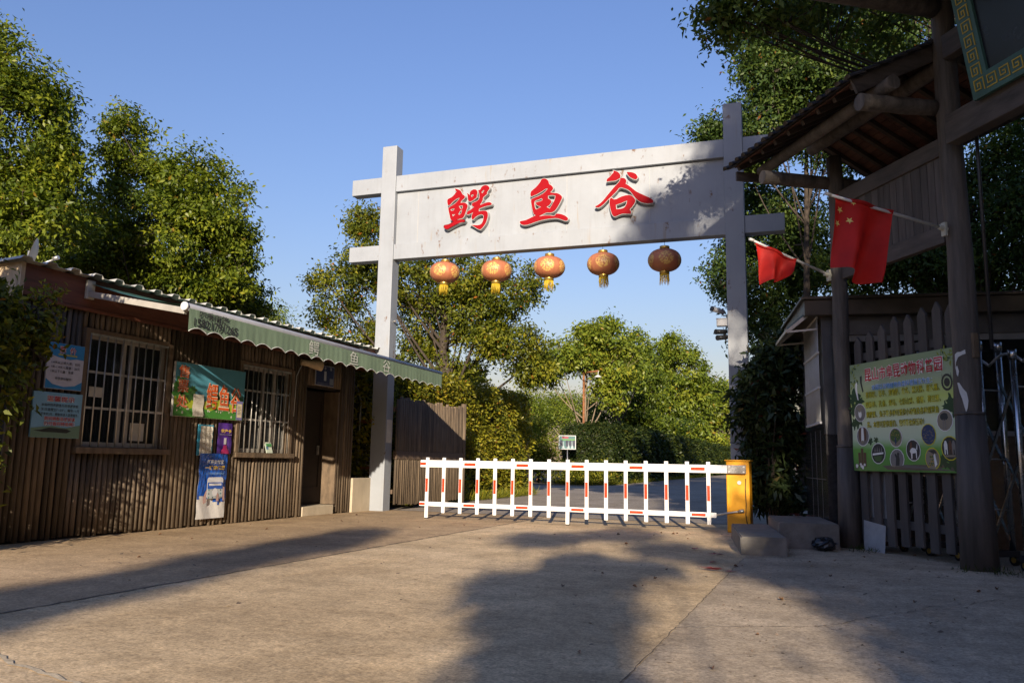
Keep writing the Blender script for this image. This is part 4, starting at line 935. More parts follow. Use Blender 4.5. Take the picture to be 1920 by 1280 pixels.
# ---- information banner on the pickets
BM = frame(G(1.80, -.01, .905), -U, (0, 0, 1)); bn = thing('zoo_banner', None, 'green park banner with red heading, yellow text and ten round animal pictures on the pickets', 'banner', None, BM)
w, h = 1.70, 1.255
b = MB(); nx, ny = 24, 16; vs = []
def bz(x, y): return .012 + .006 * math.sin(x * 5 + y * 2) + .004 * math.sin(y * 9 + x * 3)
for j in range(ny + 1):
    for i in range(nx + 1): vs.append((w * i / nx, h * j / ny, bz(w * i / nx, h * j / ny)))
fs = [(j * (nx + 1) + i, j * (nx + 1) + i + 1, (j + 1) * (nx + 1) + i + 1, (j + 1) * (nx + 1) + i) for j in range(ny) for i in range(nx)]
b.add(vs, fs, 0, True)
mb_, nt, bs = _nt('banner_print'); v_ = coords(nt); sp_ = N(nt, 'ShaderNodeSeparateXYZ'); L(nt, v_, sp_.inputs[0])
mr = N(nt, 'ShaderNodeMapRange'); mr.inputs['From Max'].default_value = h; L(nt, sp_.outputs['Y'], mr.inputs['Value'])
ad = N(nt, 'ShaderNodeMath', operation='MULTIPLY_ADD'); ad.inputs[1].default_value = .10; L(nt, nz(nt, v_, 3, 5), ad.inputs[0]); L(nt, mr.outputs[0], ad.inputs[2])
L(nt, ramp(nt, ad.outputs[0], [(.05, (.07, .24, .04)), (.25, (.13, .38, .06)), (.34, (.55, .66, .46)), (.50, (.66, .74, .50)), (.66, (.55, .66, .16)), (.84, (.36, .43, .27)), (1.05, (.26, .34, .18))]), bs.inputs['Base Color']); bs.inputs['Roughness'].default_value = .45
b.build('vinyl_sheet', mb_, bn, 0, True)
def bput(name, mats, fn):
    t = MB(); fn(t); t.v = [(x, y, z + bz(x, y)) for x, y, z in t.v]; return t.build(name, mats, bn, 0, True)
cR, cW, cB, cY, cK = col('banner_red', (.50, .006, .03)), col('banner_white', (.80, .80, .77)), col('banner_blue', (.06, .30, .72)), col('banner_yellow', (.72, .64, .01)), col('banner_black', (.03, .03, .01))
def head(t):
    for k, ch in enumerate('昆山市阜昆动物科普园'):
        x0 = .275 + k * .126; write(t, ch, x0 - .006, 1.035 - .006, x0 + .118, 1.18 + .006, .004, 1, .06, 0, .06); write(t, ch, x0, 1.035, x0 + .112, 1.18, .0065, 0, .012, 0, .012)
bput('red_heading', [cR, cW], head)
def sub(t): write(t, '本园以动物植物鱼类科普展示为主：', .38, .915, 1.37, .99, .004, 1, .03, 0, .03); write(t, '本园以动物植物鱼类科普展示为主：', .385, .92, 1.365, .985, .0065, 0, .004, 0, .004)
bput('blue_heading', [cB, cW], sub)
def body(t):
    for k, (s, x1) in enumerate((('有骆驼、牦牛、宠物驴、鸵鸟、黑天鹅、斑头雁、', 1.46), ('四角羊、孔雀、矮马、七彩山鸡、香猪、荷兰猪、', 1.47), ('黄腰尾、兔子等多种可爱的小动物及各种观赏鱼', 1.44), ('类。本园可提供垂钓、烧烤等休闲活动！', 1.22))):
        y_ = .835 - k * .115; write(t, s, .28, y_, x1, y_ + .078, .004, 1, .035, 0, .035); write(t, s, .283, y_ + .003, x1 - .003, y_ + .075, .0065, 0, .0, 0, .0)
bput('yellow_lettering', [cY, cK], body)
def scen(t):
    rr = random.Random(6)
    for cx, cy, s in ((.08, .86, .12), (.16, .80, .10), (.06, .72, .11), (.12, .58, .10), (.05, .55, .08), (1.60, .70, .11), (1.53, .66, .07), (1.64, .63, .09), (.32, .34, .05), (.42, .35, .045), (1.45, .12, .09), (1.58, .10, .1)):
        t.poly([(cx + s * (.75 + .3 * math.sin(7 * a + cx * 9)) * math.cos(a), cy + s * (.7 + .3 * math.sin(5 * a + cy * 7)) * math.sin(a), .002) for a in [k * math.pi / 16 for k in range(32)]], 0)
    for k in range(46):
        x, y = (rr.uniform(.0, .16), rr.uniform(1.0, 1.24)) if k < 20 else (rr.uniform(1.45, 1.69), rr.uniform(1.12, 1.24))
        a = rr.uniform(0, 6.28); t.poly([(x, y, .0022), (x + .03 * math.cos(a + .35), y + .03 * math.sin(a + .35), .0022), (x + .06 * math.cos(a), y + .06 * math.sin(a), .0022), (x + .03 * math.cos(a - .35), y + .03 * math.sin(a - .35), .0022)], 1 if k % 3 else 0)
    t.poly([(.03, .02, .002), (1.67, .02, .002), (1.67, .085, .002), (.9, .075, .002), (.03, .08, .002)], 2)
    for x in (1.50, 1.62): t.rect(x, .93, x + .006, 1.24, .002, 3)
    for k in range(22):
        a = k * 2 * math.pi / 22; t.disc((1.565 + .065 * math.cos(a), .91 + .075 * math.sin(a)), .014, .014, .002, 3, 7)
    t.disc((1.565, .91), .04, .045, .0022, 3, 16)
    t.poly([(x_, y_ + .20, .0028) for x_, y_ in ((.10, .82), (.135, .84), (.13, .76), (.155, .62), (.135, .63), (.10, .74))], 4); t.poly([(x_, y_ + .26, .0028) for x_, y_ in ((.18, .84), (.215, .85), (.215, .76), (.245, .66), (.225, .65), (.185, .77))], 3)
    for x in (.10, .15, .20): t.rect(x, .05, x + .045, .05 + .16 + .05 * (x == .15), .0025, 5)
    for k in range(9): t.disc((rr.uniform(.04, .26), rr.uniform(.03, .08)), .02, .016, .003 + k * 1e-4, 4, 8)
bput('printed_scenery', [col('banner_bush', (.022, .065, .02)), col('banner_leaf', (.22, .27, .02)), col('banner_plank', (.12, .10, .075)), col('banner_iron', (.035, .035, .03)), cW, col('banner_jar', (.10, .055, .03))], scen)
pics = [('goat', .17, .675, .106, .55, 0), ('cow', .195, .40, .115, .5, 0), ('peacock', .747, .373, .108, .6, 0), ('swan', .454, .20, .118, .6, 0), ('camel', .752, .135, .114, .6, 0), ('horse', 1.013, .231, .116, .5, 0), ('fish', 1.27, .39, .112, .6, 1), ('pheasant', 1.30, .14, .114, .7, 1), ('ostrich', 1.51, .525, .11, .6, 0), ('pony', 1.56, .245, .122, .5, 1)]
pm_ = [cW, cY, col('pic_grey', (.20, .19, .18)), col('pic_dark', (.025, .03, .032)), col('pic_brown', (.12, .055, .03)), col('pic_blue', (.02, .05, .14)), col('pic_green', (.05, .12, .03)), col('pic_sand', (.26, .22, .16)), col('pic_gold', (.40, .28, .05))]
bgm = dict(goat=2, cow=2, peacock=7, swan=3, camel=2, horse=3, fish=5, pheasant=7, ostrich=7, pony=3)
def one(kind, cx, cy, r_, ring):
    def f(t):
        D = lambda x, y, a, b_, m, z=.006: t.disc((cx + x * r_, cy + y * r_), a * r_, b_ * r_, z, m, 14)
        Q = lambda pts, m, z=.0075: t.poly([(cx + x * r_, cy + y * r_, z) for x, y in pts], m)
        D(0, 0, 1, 1.02, 1 if ring else 0, .003); D(0, 0, .92, .94, bgm[kind], .0045)
        if kind == 'goat':
            D(0, -.15, .28, .42, 0); D(0, .28, .18, .26, 7, .0068); Q([(-.1, .4), (-.45, .75), (-.6, .3), (-.45, .5), (-.15, .3)], 7); Q([(.1, .4), (.45, .75), (.6, .3), (.45, .5), (.15, .3)], 7); Q([(-.2, -.5), (-.1, -.5), (-.1, -.85), (-.2, -.85)], 2); Q([(.1, -.5), (.2, -.5), (.2, -.85), (.1, -.85)], 2)
        elif kind == 'cow':
            Q([(-.5, .8), (-.2, .9), (-.25, 0), (-.3, -.6), (-.55, -.3), (-.6, .3)], 4); Q([(.5, .8), (.2, .9), (.25, 0), (.3, -.6), (.55, -.3), (.6, .3)], 4); Q([(-.16, .85), (.16, .85), (.22, -.1), (.2, -.55), (-.2, -.55), (-.22, -.1)], 0); D(0, -.6, .24, .17, 7, .0085)
        elif kind == 'peacock':
            Q([(.75 * math.cos(a), .1 + .72 * math.sin(a)) for a in [k * math.pi / 12 - .3 for k in range(16)]] + [(0, -.6)], 6, .006)
            for k in range(24): D(.62 * math.cos(k * 2.4) * ((k % 5) / 5 + .2), .25 + .45 * math.sin(k * 2.4) * ((k % 4) / 4 + .2), .045, .045, 8, .0072 + k * 2e-5)
            Q([(-.08, .0), (.08, .0), (.12, -.5), (0, -.85), (-.12, -.5)], 5, .009)
        elif kind == 'swan':
            Q([(-.75, -.2), (.75, -.05), (.75, .12), (-.75, .0)], 0)
            for k in range(4): Q([(-.5 + k * .3, .15), (-.4 + k * .3, .6 + .1 * (k % 2)), (-.3 + k * .3, .15)], 2)
            Q([(-.6, -.3), (.6, -.2), (.4, -.75), (-.3, -.75)], 6)
        elif kind == 'camel':
            Q([(-.15, -.6), (.35, -.6), (.4, 0), (.3, .35), (.1, .4), (-.1, .1)], 3); Q([(-.1, .1), (-.3, .45), (-.15, .55), (.1, .3)], 3); D(.2, .5, .16, .16, 3, .0072); Q([(-.7, -.55), (-.2, -.62), (-.2, -.75), (-.7, -.7)], 7)
        elif kind == 'horse':
            Q([(-.45, -.1), (-.2, .25), (.35, .15), (.5, -.05), (.48, -.75), (.38, -.75), (.35, -.25), (-.1, -.3), (-.15, -.8), (-.27, -.8), (-.3, -.3)], 0); Q([(-.45, .05), (-.25, .75), (-.08, .7), (-.1, .2)], 4, .0085); Q([(.45, .1), (.6, .6), (.66, .55), (.58, .0)], 0)
        elif kind == 'fish':
            rr = random.Random(1)
            for k in range(26):
                x, y = rr.uniform(-.65, .65), rr.uniform(-.6, .6); Q([(x - .09, y), (x, y + .035), (x + .07, y), (x + .12, y + .04), (x + .12, y - .04), (x + .07, y), (x, y - .035)], 7 if k % 3 else 8, .006 + k * 3e-5)
        elif kind == 'pheasant':
            rr = random.Random(2)
            for k in range(40):
                x, y = rr.uniform(-.6, .35), rr.uniform(-.7, .25); D(x, y, .08, .06, 6 if k % 2 else 8, .006 + k * 3e-5)
            Q([(.2, .3), (.4, .5), (.6, -.5), (.3, -.75)], 0, .0085); Q([(-.5, .75), (.4, .82), (.65, .5), (.2, .45)], 3, .0085)
        elif kind == 'ostrich':
            D(-.05, .35, .5, .36, 3, .0068); Q([(-.2, .1), (-.1, .1), (-.12, -.8), (-.2, -.8)], 2); Q([(.05, .1), (.14, .1), (.16, -.8), (.08, -.8)], 2); Q([(.35, .5), (.45, .5), (.6, .2), (.5, .15)], 7)
        else:
            for dx, m in ((-.42, 0), (.08, 4), (.45, 2)): Q([(dx - .18, -.5), (dx - .06, -.5), (dx - .04, -.1), (dx + .06, -.1), (dx + .08, -.5), (dx + .18, -.5), (dx + .2, .3), (dx + .08, .62), (dx - .08, .62), (dx - .2, .3)], m)
            Q([(-.7, -.55), (.7, -.55), (.5, -.72), (-.5, -.72)], 7)
    return f
for kind, cx, cy, r_, _, ring in pics: bput('round_picture', pm_, one(kind, cx, cy, r_, ring))

# ---- two national flags on short poles
def star(t, cx, cy, r_, z, rot=0.3):
    P = []
    for k in range(10):
        a = rot + k * math.pi / 5; q = r_ if k % 2 == 0 else r_ * .4; P.append((cx + q * math.cos(a), cy + q * math.sin(a)))
    return P
def make_flag(s, hold, tip, corners, label, name='red_flag', folds=1.0, stars=()):
    t = thing(name, G(s, hold[0], hold[1]), label, 'flag', 'national flags on the timber gateway')
    b = MB(); b.tube([G(s, hold[0], hold[1]), G(s, *tip)], [.017, .014], 10); b.tube([G(s, tip[0] + .03, tip[1] - .006), G(s, tip[0] - .03, tip[1] + .01)], .018, 10); b.build('pole', M['white_alu'], t)
    b = MB(); b.box(G(s, hold[0] + .0, hold[1] - .01), (.06, .03, .14), 0, RG); b.tube([G(s, hold[0] - .06, hold[1] + .01), G(s, hold[0] + .03, hold[1] - .01)], .026, 10); b.build('bracket', col('bracket_cream', (.45, .44, .36)), t, .003)
    tl, tr, br, bl = corners; nx, ny = 26, 22
    def F(u, v, lift=0):
        a = [tl[i] + (tr[i] - tl[i]) * u for i in (0, 1)]; c = [bl[i] + (br[i] - bl[i]) * u for i in (0, 1)]
        o = a[0] + (c[0] - a[0]) * v; z = a[1] + (c[1] - a[1]) * v
        z += .022 * v * math.sin(u * 5 + 1); o += .02 * v * math.sin(u * 7 + v * 3)
        d = folds * (.015 + .06 * v) * math.sin(u * 9.5 + v * 1.5 + .4) + .02 * math.sin(u * 4 - v * 6) * v
        return G(s + d - lift, o, z)
    b = MB(); vs = [F(i / nx, j / ny) for j in range(ny + 1) for i in range(nx + 1)]
    b.add(vs, [(j * (nx + 1) + i, j * (nx + 1) + i + 1, (j + 1) * (nx + 1) + i + 1, (j + 1) * (nx + 1) + i) for j in range(ny) for i in range(nx)], 0, True)
    cl = b.build('cloth', M['flag'], t)
    b = MB(); vs = []
    for k in range(21):
        u = k / 20; p = F(u, 0); 
    b.tube([F(k / 20, 0) for k in range(21)], .021, 8); b.build('sleeve', M['flag'], t)
    for (u, v, r_) in stars:
        b = MB(); P = [(u + x, v + y) for x, y in star(None, 0, 0, r_, 0)]
        for sgn in (1, -1): b.add([F(a, c, .004 * sgn) for a, c in P], [tuple(range(10))])
        b.build('gold_star', col('star_yellow', (.80, .62, .16)), cl)
    return t
make_flag(-.02, (-.16, 3.34), (-1.46, 3.583), ((-1.37, 3.57), (-.75, 3.46), (-1.0, 2.70), (-1.385, 2.86)), 'large red flag with gold stars hanging from the nearer log post', 'national_flag', 1.7, ((.10, .16, .055), (.24, .30, .055), (.06, .36, .05), (.30, .03, .04)))
make_flag(1.95, (-.15, 3.31), (-1.19, 3.68), ((-1.13, 3.65), (-.60, 3.46), (-.72, 3.27), (-1.04, 3.13)), 'smaller crumpled red flag on the farther log post, glowing orange in the sun', 'national_flag', 1.5)

# ---- guard booth behind the fence
E1v = Vector((.987, .163, 0)); E2v = Vector((-.163, .987, 0)); K0 = Vector((-.08, 10.92, 0))
def K(a, c, z): return K0 + E1v * a + E2v * c + Vector((0, 0, z))
RK = Matrix((E1v, E2v, Vector((0, 0, 1)))).transposed()
def kspan(b, a, c, mat=0):
    a = Vector(a); c = Vector(c); m = (a + c) / 2; return b.box(K(*m), [abs(c[i] - a[i]) for i in range(3)], mat, RK)
bo = thing('guard_booth', K0, 'dark guard booth with black granite base and a barred side window', 'booth')
BW, BD = 4.2, 1.9; ZR = 3.06
b = MB()
kspan(b, (0, 0, .0), (BW, .10, 1.35)); kspan(b, (0, .1, .0), (.10, BD, 1.45)); kspan(b, (.1, BD - .1, 0), (BW, BD, 2.84)); kspan(b, (BW - .1, .1, 0), (BW, BD - .1, 1.3))
b.build('granite_base', M['granite'], bo)
b = MB()
for c_ in (.42, .84, 1.26): kspan(b, (-.0025, c_, .1), (.0, c_ + .006, 1.42))
for a in (.6, 1.2, 1.8, 2.4, 3.0, 3.6): kspan(b, (a, -.0025, .1), (a + .006, .0, 1.33))
kspan(b, (-.003, .1, .78), (-.0005, BD, .786)); b.build('tile_joints', M['grout'], bo)
b = MB()
for a, c_ in ((0, 0), (.0, BD - .12), (1.25, 0), (BW - .12, 0), (2.6, 0), (1.25, BD - .12), (2.6, BD - .12)): kspan(b, (a, c_, 1.352 if c_ == 0 else 1.452), (a + .12, c_ + .12, ZR - .2))
kspan(b, (.12, .01, 2.62), (BW - .12, .11, ZR - .2)); kspan(b, (.01, .12, 2.86), (.11, BD - .12, ZR - .2)); kspan(b, (.121, BD - .11, 2.62), (BW - .12, BD - .01, ZR - .2))
b.build('frame', M['boothgrey'], bo, .004)
b = MB()
for a0, a1 in ((1.37, 2.6), (2.72, BW - .12), (.12, 1.25)):
    kspan(b, (a0, .03, 2.54), (a1, .085, 2.618)); kspan(b, (a0, .03, 1.352), (a1, .085, 1.41)); kspan(b, (a0 + .001, .032, 1.41), (a0 + .06, .083, 2.54)); kspan(b, (a1 - .06, .032, 1.41), (a1 - .001, .083, 2.54))
w_ = b.build('front_window', M['grey_alu'], bo, .003)
b = MB()
for a0, a1 in ((1.43, 2.54), (2.78, BW - .18), (.18, 1.19)): kspan(b, (a0, .055, 1.41), (a1, .06, 2.54))
b.build('pane', M['clearglass'], w_)
b = MB(); kspan(b, (.045, .1, 1.452), (.052, BD - .1, 2.86)); sw = b.build('side_window', M['dark'], bo)
b = MB()
for k in range(15): b.tube([K(-.05, .02 + k * .085, 1.50), K(-.05, .02 + k * .085, 2.86)], .0065, 6)
for z in (1.50, 1.95, 2.40, 2.86): kspan(b, (-.065, .0, z - .014), (-.04, 1.24, z + .014))
b.build('security_bars', M['white_alu'], sw)
b = MB(); kspan(b, (-.22, -.16, ZR - .2), (BW + .2, BD + .2, ZR)); kspan(b, (-.26, -.20, ZR + .001), (BW + .25, BD + .25, ZR + .04)); b.build('roof', M['boothroof'], bo, .006)
b = MB(); pts = [K(-.05, -.02, 3.02), K(-.05, 1.2, 3.02), K(-.42, 1.2, 2.70), K(-.42, -.02, 2.70)]
b.prism(pts, (-.01, 0, .02)); b.build('side_canopy', M['tealsheet'], bo)
b = MB()
for c_ in (-.02, 1.2): b.bar(K(-.04, c_, 2.99), K(-.43, c_, 2.67), .025, .04); b.bar(K(-.06, c_, 2.70), K(-.43, c_, 2.67), .02, .025)
b.bar(K(-.43, -.04, 2.685), K(-.43, 1.22, 2.685), .025, .04); b.build('canopy_frame', M['dullsteel'], bo)
# ---- steps
st = thing('concrete_steps', (-.5, 9.8, 0), 'worn grey concrete steps in front of the guard booth beside the barrier cabinet', 'steps')
def kblock(p, w_, d_, z0, z1):
    b = MB(); q = Vector(p); b.box(q + E1v * w_ / 2 + E2v * d_ / 2 + Vector((0, 0, (z0 + z1) / 2)), (w_, d_, z1 - z0), 0, RK)
    import bmesh
    o = b.build('step', M['conc'], st); bm = bmesh.new(); bm.from_mesh(o.data); bmesh.ops.bevel(bm, geom=bm.edges[:], offset=.012, segments=2, affect='EDGES'); bmesh.ops.subdivide_edges(bm, edges=[e for e in bm.edges if e.calc_length() > .15], cuts=9, use_grid_fill=True)
    for v in bm.verts:
        n3 = mnoise.noise_vector(v.co * 5.0) * .004 + mnoise.noise_vector(v.co * 23.0) * .0035; v.co += n3
    bm.to_mesh(o.data); bm.free(); return o
kblock((-.96, 9.05, 0), .48, 2.0, -.05, .19); kblock((-.62, 10.0, 0), .66, 1.4, -.05, .29)
bg_ = thing('black_bag', (-.2, 10.0, 0), 'crumpled black plastic bag on the ground at the foot of the steps', 'bag')
b = MB(); rr = random.Random(9); vs = []; nu, nv = 16, 9
for j in range(nv + 1):
    for i in range(nu):
        a = 2 * math.pi * i / nu; ph = math.pi * j / nv - math.pi / 2; q = 1 + rr.uniform(-.18, .18); vs.append((-.14 + .13 * q * math.cos(ph) * math.cos(a), 9.95 + .09 * q * math.cos(ph) * math.sin(a), .075 + .075 * math.sin(ph) * q))
b.add(vs, [(j * nu + i, j * nu + (i + 1) % nu, (j + 1) * nu + (i + 1) % nu, (j + 1) * nu + i) for j in range(nv) for i in range(nu)], 0, False); b.build('bag_body', pm('black_plastic_bag', (.012, .012, .015), .3), bg_)

# ---- stainless folding gate behind the posts
fg = thing('folding_gate', G(-1, .45, 0), 'stainless steel folding gate of tubes and cross braces behind the log post', 'gate')
k = 0; s = 1.5
ups = []
while s > -3.4:
    for o in (.38, .62):
        b = MB(); top = 2.16 if k % 2 else 2.02; b.tube([G(s, o, .1), G(s, o, top)], .03, 12); b.tube([G(s, o, top), G(s, o, top + .09)], .04, 12); b.build('upright', M['steel'], fg)
    for a, c_, o in ((.25, 1.1, .40), (1.1, .25, .6), (1.0, 1.85, .40), (1.85, 1.0, .6)):
        b = MB(); b.bar(G(s, o, a), G(s - .42, o, c_), .012, .03, 0, NN); b.build('brace', M['steel'], fg)
    b = MB()
    for z in (.55, 1.05, 1.75): b = MB(); b.tube([G(s, .38, z), G(s, .62, z)], .008, 6); b.build('tie_rod', M['dullsteel'], fg)
    b = MB(); pts = [G(s - .42 * q / 10, .5, 2.0 + .10 * math.sin(math.pi * q / 10)) for q in range(11)]; b.tube(pts, .014, 7); b.build('arched_rod', M['dullsteel'], fg)
    b = MB(); gspan(b, (s + .05, .34, .09), (s - .05, .66, .15)); b.build('foot_bar', M['dark'], fg)
    for o in (.36, .64):
        b = MB(); b.tube([G(s, o - .018, .055), G(s, o + .018, .055)], .055, 16); wh = b.build('wheel', M['black'], fg)
        b = MB(); b.tube([G(s, o - .02, .055), G(s, o + .02, .055)], .03, 12); b.build('hub', M['gold'], wh)
    s -= .42; k += 1

# ================================================================ GREENERY
def np_mesh(name, V, tints, mat, faces=None):
    """V: (n,4,3) leaf quads"""
    n = len(V); me = bpy.data.meshes.new(name); me.vertices.add(n * 4); me.vertices.foreach_set('co', V.reshape(-1).astype(np.float32))
    me.loops.add(n * 4); me.loops.foreach_set('vertex_index', np.arange(n * 4, dtype=np.int32)); me.polygons.add(n)
    me.polygons.foreach_set('loop_start', np.arange(0, n * 4, 4, dtype=np.int32)); me.polygons.foreach_set('loop_total', np.full(n, 4, dtype=np.int32))
    me.materials.append(mat); me.update(calc_edges=True)
    a = me.attributes.new('tint', 'FLOAT', 'FACE'); a.data.foreach_set('value', tints.astype(np.float32)); return me
def unit(a): return a / np.maximum(np.linalg.norm(a, axis=-1, keepdims=True), 1e-9)
def leaves(rg, P, out, size, droop=.5, wr=.45, outw=.5):
    n = len(P); nr = unit(rg.normal(size=(n, 3)) * .62 + out * .75 + np.array([0, 0, .45])); d = rg.normal(size=(n, 3)) + out * outw + np.array([0, 0, -droop]); d = unit(d - nr * (d * nr).sum(1, keepdims=True)); s = np.cross(d, nr)
    Ls = (size * rg.uniform(.65, 1.3, n))[:, None]; w = Ls * wr * .5
    return np.stack([P, P + d * Ls * .45 + s * w + nr * Ls * .10, P + d * Ls - nr * Ls * .08, P + d * Ls * .45 - s * w + nr * Ls * .10], axis=1)
def to_local(V, root): return V - np.array(root.matrix_basis.translation)[None, None, :]
def put_leaves(name, V, tints, mat, root):
    o = bpy.data.objects.new(name, np_mesh(name, to_local(V, root), tints, mat)); COL.objects.link(o); o.parent = root; return o
def crown_points(rg, lobes, ncl, inner=.35):
    ex = []
    for l in lobes:                                                  # smaller bulges over every lobe make the outline uneven
        for k in range(7):
            d = unit(rg.normal(size=3)); q = rg.uniform(.24, .42); ex.append((l[0] + d[0] * l[3] * .86, l[1] + d[1] * l[4] * .86, l[2] + d[2] * l[5] * .86, l[3] * q, l[4] * q, l[5] * q))
    lobes = [(l[0], l[1], l[2], l[3] * .9, l[4] * .9, l[5] * .9) for l in lobes] + ex
    vol = np.array([(l[3] * l[4] * l[5]) ** (2 / 3) for l in lobes]); cnt = np.maximum(3, (ncl * vol / vol.sum()).astype(int)); C_, O_ = [], []
    for l, c in zip(lobes, cnt):
        d = unit(rg.normal(size=(c, 3))); r_ = rg.uniform(inner ** 3, 1, c) ** (1 / 3) * rg.uniform(.86, 1.08, c)
        C_.append(np.array(l[:3]) + d * r_[:, None] * np.array(l[3:6])); O_.append(d)
    return np.concatenate(C_), np.concatenate(O_)
def tree(name, label, base, lobes, ncl, nleaf, leaf, mat, seed, group, sig=.26, tr=.16, bark='bark', limbs=26, cat='tree', droop=.5, fork=.35, lean=None, inner=.35, twigs=True, flat_=.75, tshift=0.0):
    rg = np.random.default_rng(seed); base = np.array(base, float); t = thing(name, base, label, cat, group)
    Cc, Oo = crown_points(rg, lobes, ncl, inner); n = len(Cc) * nleaf
    ci = np.repeat(np.arange(len(Cc)), nleaf); sg = sig * rg.uniform(.6, 1.3, len(Cc))
    P = Cc[ci] + rg.normal(size=(n, 3)) * sg[ci][:, None] * np.array([1, 1, flat_])
    V = leaves(rg, P, Oo[ci], leaf, droop)
    tb = rg.normal(.42, .13, len(Cc)); ti = np.clip(tb[ci] + rg.normal(0, .13, n) + tshift, 0, .94); ti[rg.random(n) < .010] = .98
    put_leaves('crown', V, ti, M[mat], t)
    # trunk and limbs
    b = MB(); cen = np.average(np.array([l[:3] for l in lobes]), axis=0, weights=[l[3] * l[4] * l[5] for l in lobes]); zmin = min(l[2] - l[5] for l in lobes)
    top = cen + np.array([0, 0, .35 * (max(l[2] + l[5] for l in lobes) - cen[2])]); mid = np.array(lean) if lean is not None else base * (1 - .55) + top * .55 + np.array([*(rg.normal(size=2) * .15), 0])
    def tpt(q): return (1 - q) ** 2 * base + 2 * q * (1 - q) * mid + q * q * top
    qs = np.linspace(0, 1, 12); pts = [tpt(q) + np.array([*(rg.normal(size=2) * tr * .25), 0]) * (0 < q < 1) for q in qs]
    b.tube([Vector(p) for p in pts], [tr * (1.25 if i == 0 else 1) * (1 - .85 * q) + .012 for i, q in enumerate(qs)], 10)
    nodes = []
    idx = rg.permutation(len(Cc))[:limbs]
    for i in idx:
        c = Cc[i]; q = np.clip(fork + (1 - fork) * rg.random() * .8 * max(.1, (c[2] - zmin) / max(1e-3, top[2] - zmin)), fork * .8, .95); a = tpt(q); m_ = a * .45 + c * .55 + np.array([0, 0, -.12 * np.linalg.norm(c - a)]) + rg.normal(size=3) * .12
        ss = np.linspace(0, 1, 8); pp = [(1 - x) ** 2 * a + 2 * x * (1 - x) * m_ + x * x * c for x in ss]
        r0 = tr * (1 - .85 * q) * rg.uniform(.2, .42); b.tube([Vector(p) for p in pp], [r0 * (1 - .85 * x) + .007 for x in ss], 6, 0, False); nodes += pp[3:]
    if twigs and nodes:
        nd = np.array(nodes)
        for i in rg.permutation(len(Cc))[:min(len(Cc), 260)]:
            c = Cc[i]; k_ = np.argmin(((nd - c) ** 2).sum(1)); a = nd[k_]
            if np.linalg.norm(c - a) < 2.2: m_ = (a + c) / 2 + rg.normal(size=3) * .08; b.tube([Vector(a), Vector(m_), Vector(c)], [.012, .009, .005], 4, 0, False)
    b.build('trunk', M[bark], t); return t
def Lb(u, v, d, ru, rv, rd=None):
    p = at(u, v, d); k_ = d / FPX; return (p.x, p.y, p.z, ru * k_, (rd or ru) * k_, rv * k_)
def gb(u, d, z=0.0):
    p = at(u, 866, d); return (p.x, p.y, z)
def hedge(name, label, p0, p1, depth, z1, leaf, mat, seed, n, cat='hedge', z0=.05, bumpy=.12, tshift=0.0, group=None):
    """clipped hedge running p0->p1 (its visible face), going back by depth to the left of that direction"""
    rg = np.random.default_rng(seed); p0 = np.array(p0, float); p1 = np.array(p1, float); d = p1 - p0; Ln = np.linalg.norm(d); d /= Ln; s = np.array([-d[1], d[0]])
    t = thing(name, (*p0, 0), label, cat, group); A = [Ln * (z1 - z0), Ln * depth, depth * (z1 - z0), depth * (z1 - z0)]; fr = np.array(A) / sum(A); fr[0] *= 1.3; P, O = [], []
    for k_, f in enumerate(fr):
        c = int(n * f); u = rg.uniform(0, 1, c); v = rg.uniform(0, 1, c); 
        if k_ == 0: q = (u * Ln, np.zeros(c), z0 + v * (z1 - z0)); o_ = (*(-s), 0.)
        elif k_ == 1: q = (u * Ln, v * depth, np.full(c, z1)); o_ = (0, 0, 1.)
        elif k_ == 2: q = (np.zeros(c), u * depth, z0 + v * (z1 - z0)); o_ = (*(-d), 0.)
        else: q = (np.full(c, Ln), u * depth, z0 + v * (z1 - z0)); o_ = (*d, 0.)
        x = p0[0] + d[0] * q[0] + s[0] * q[1]; y_ = p0[1] + d[1] * q[0] + s[1] * q[1]; pos = np.stack([x, y_, q[2]], 1); o_ = np.array(o_)
        wv = np.sin(pos[:, 0] * 2.1 + pos[:, 1] * 1.7) * np.sin(pos[:, 2] * 2.6 + pos[:, 1] * 1.1 + seed) + .6 * np.sin(pos[:, 1] * 4.3 + pos[:, 2] * 5.1 + pos[:, 0] * 3)
        pos = pos + o_ * (wv * bumpy - rg.exponential(.10, c) + .05)[:, None] + rg.normal(size=(c, 3)) * .04
        P.append(pos); O.append(np.tile(o_, (c, 1)))
    P = np.concatenate(P); O = np.concatenate(O); V = leaves(rg, P, O + np.array([0, 0, .5]), leaf, -.1, .48, .9); ti = np.clip(rg.normal(.45, .22, len(P)) + .10 * np.sin(P[:, 1] * 1.3 + P[:, 2] * 2.1) + tshift, 0, .94); ti[rg.random(len(P)) < .015] = .98
    put_leaves('foliage', V, ti, M[mat], t)
    q = .16 + bumpy; b = MB(); a0 = p0 + d * q + s * q; a1 = p1 - d * q + s * q; b0 = a1 + s * (depth - 2 * q); b1 = a0 + s * (depth - 2 * q)
    b.prism([(*a0, 0), (*a1, 0), (*b0, 0), (*b1, 0)], (0, 0, z1 - q)); b.build('twigs', M['core'], t); return t
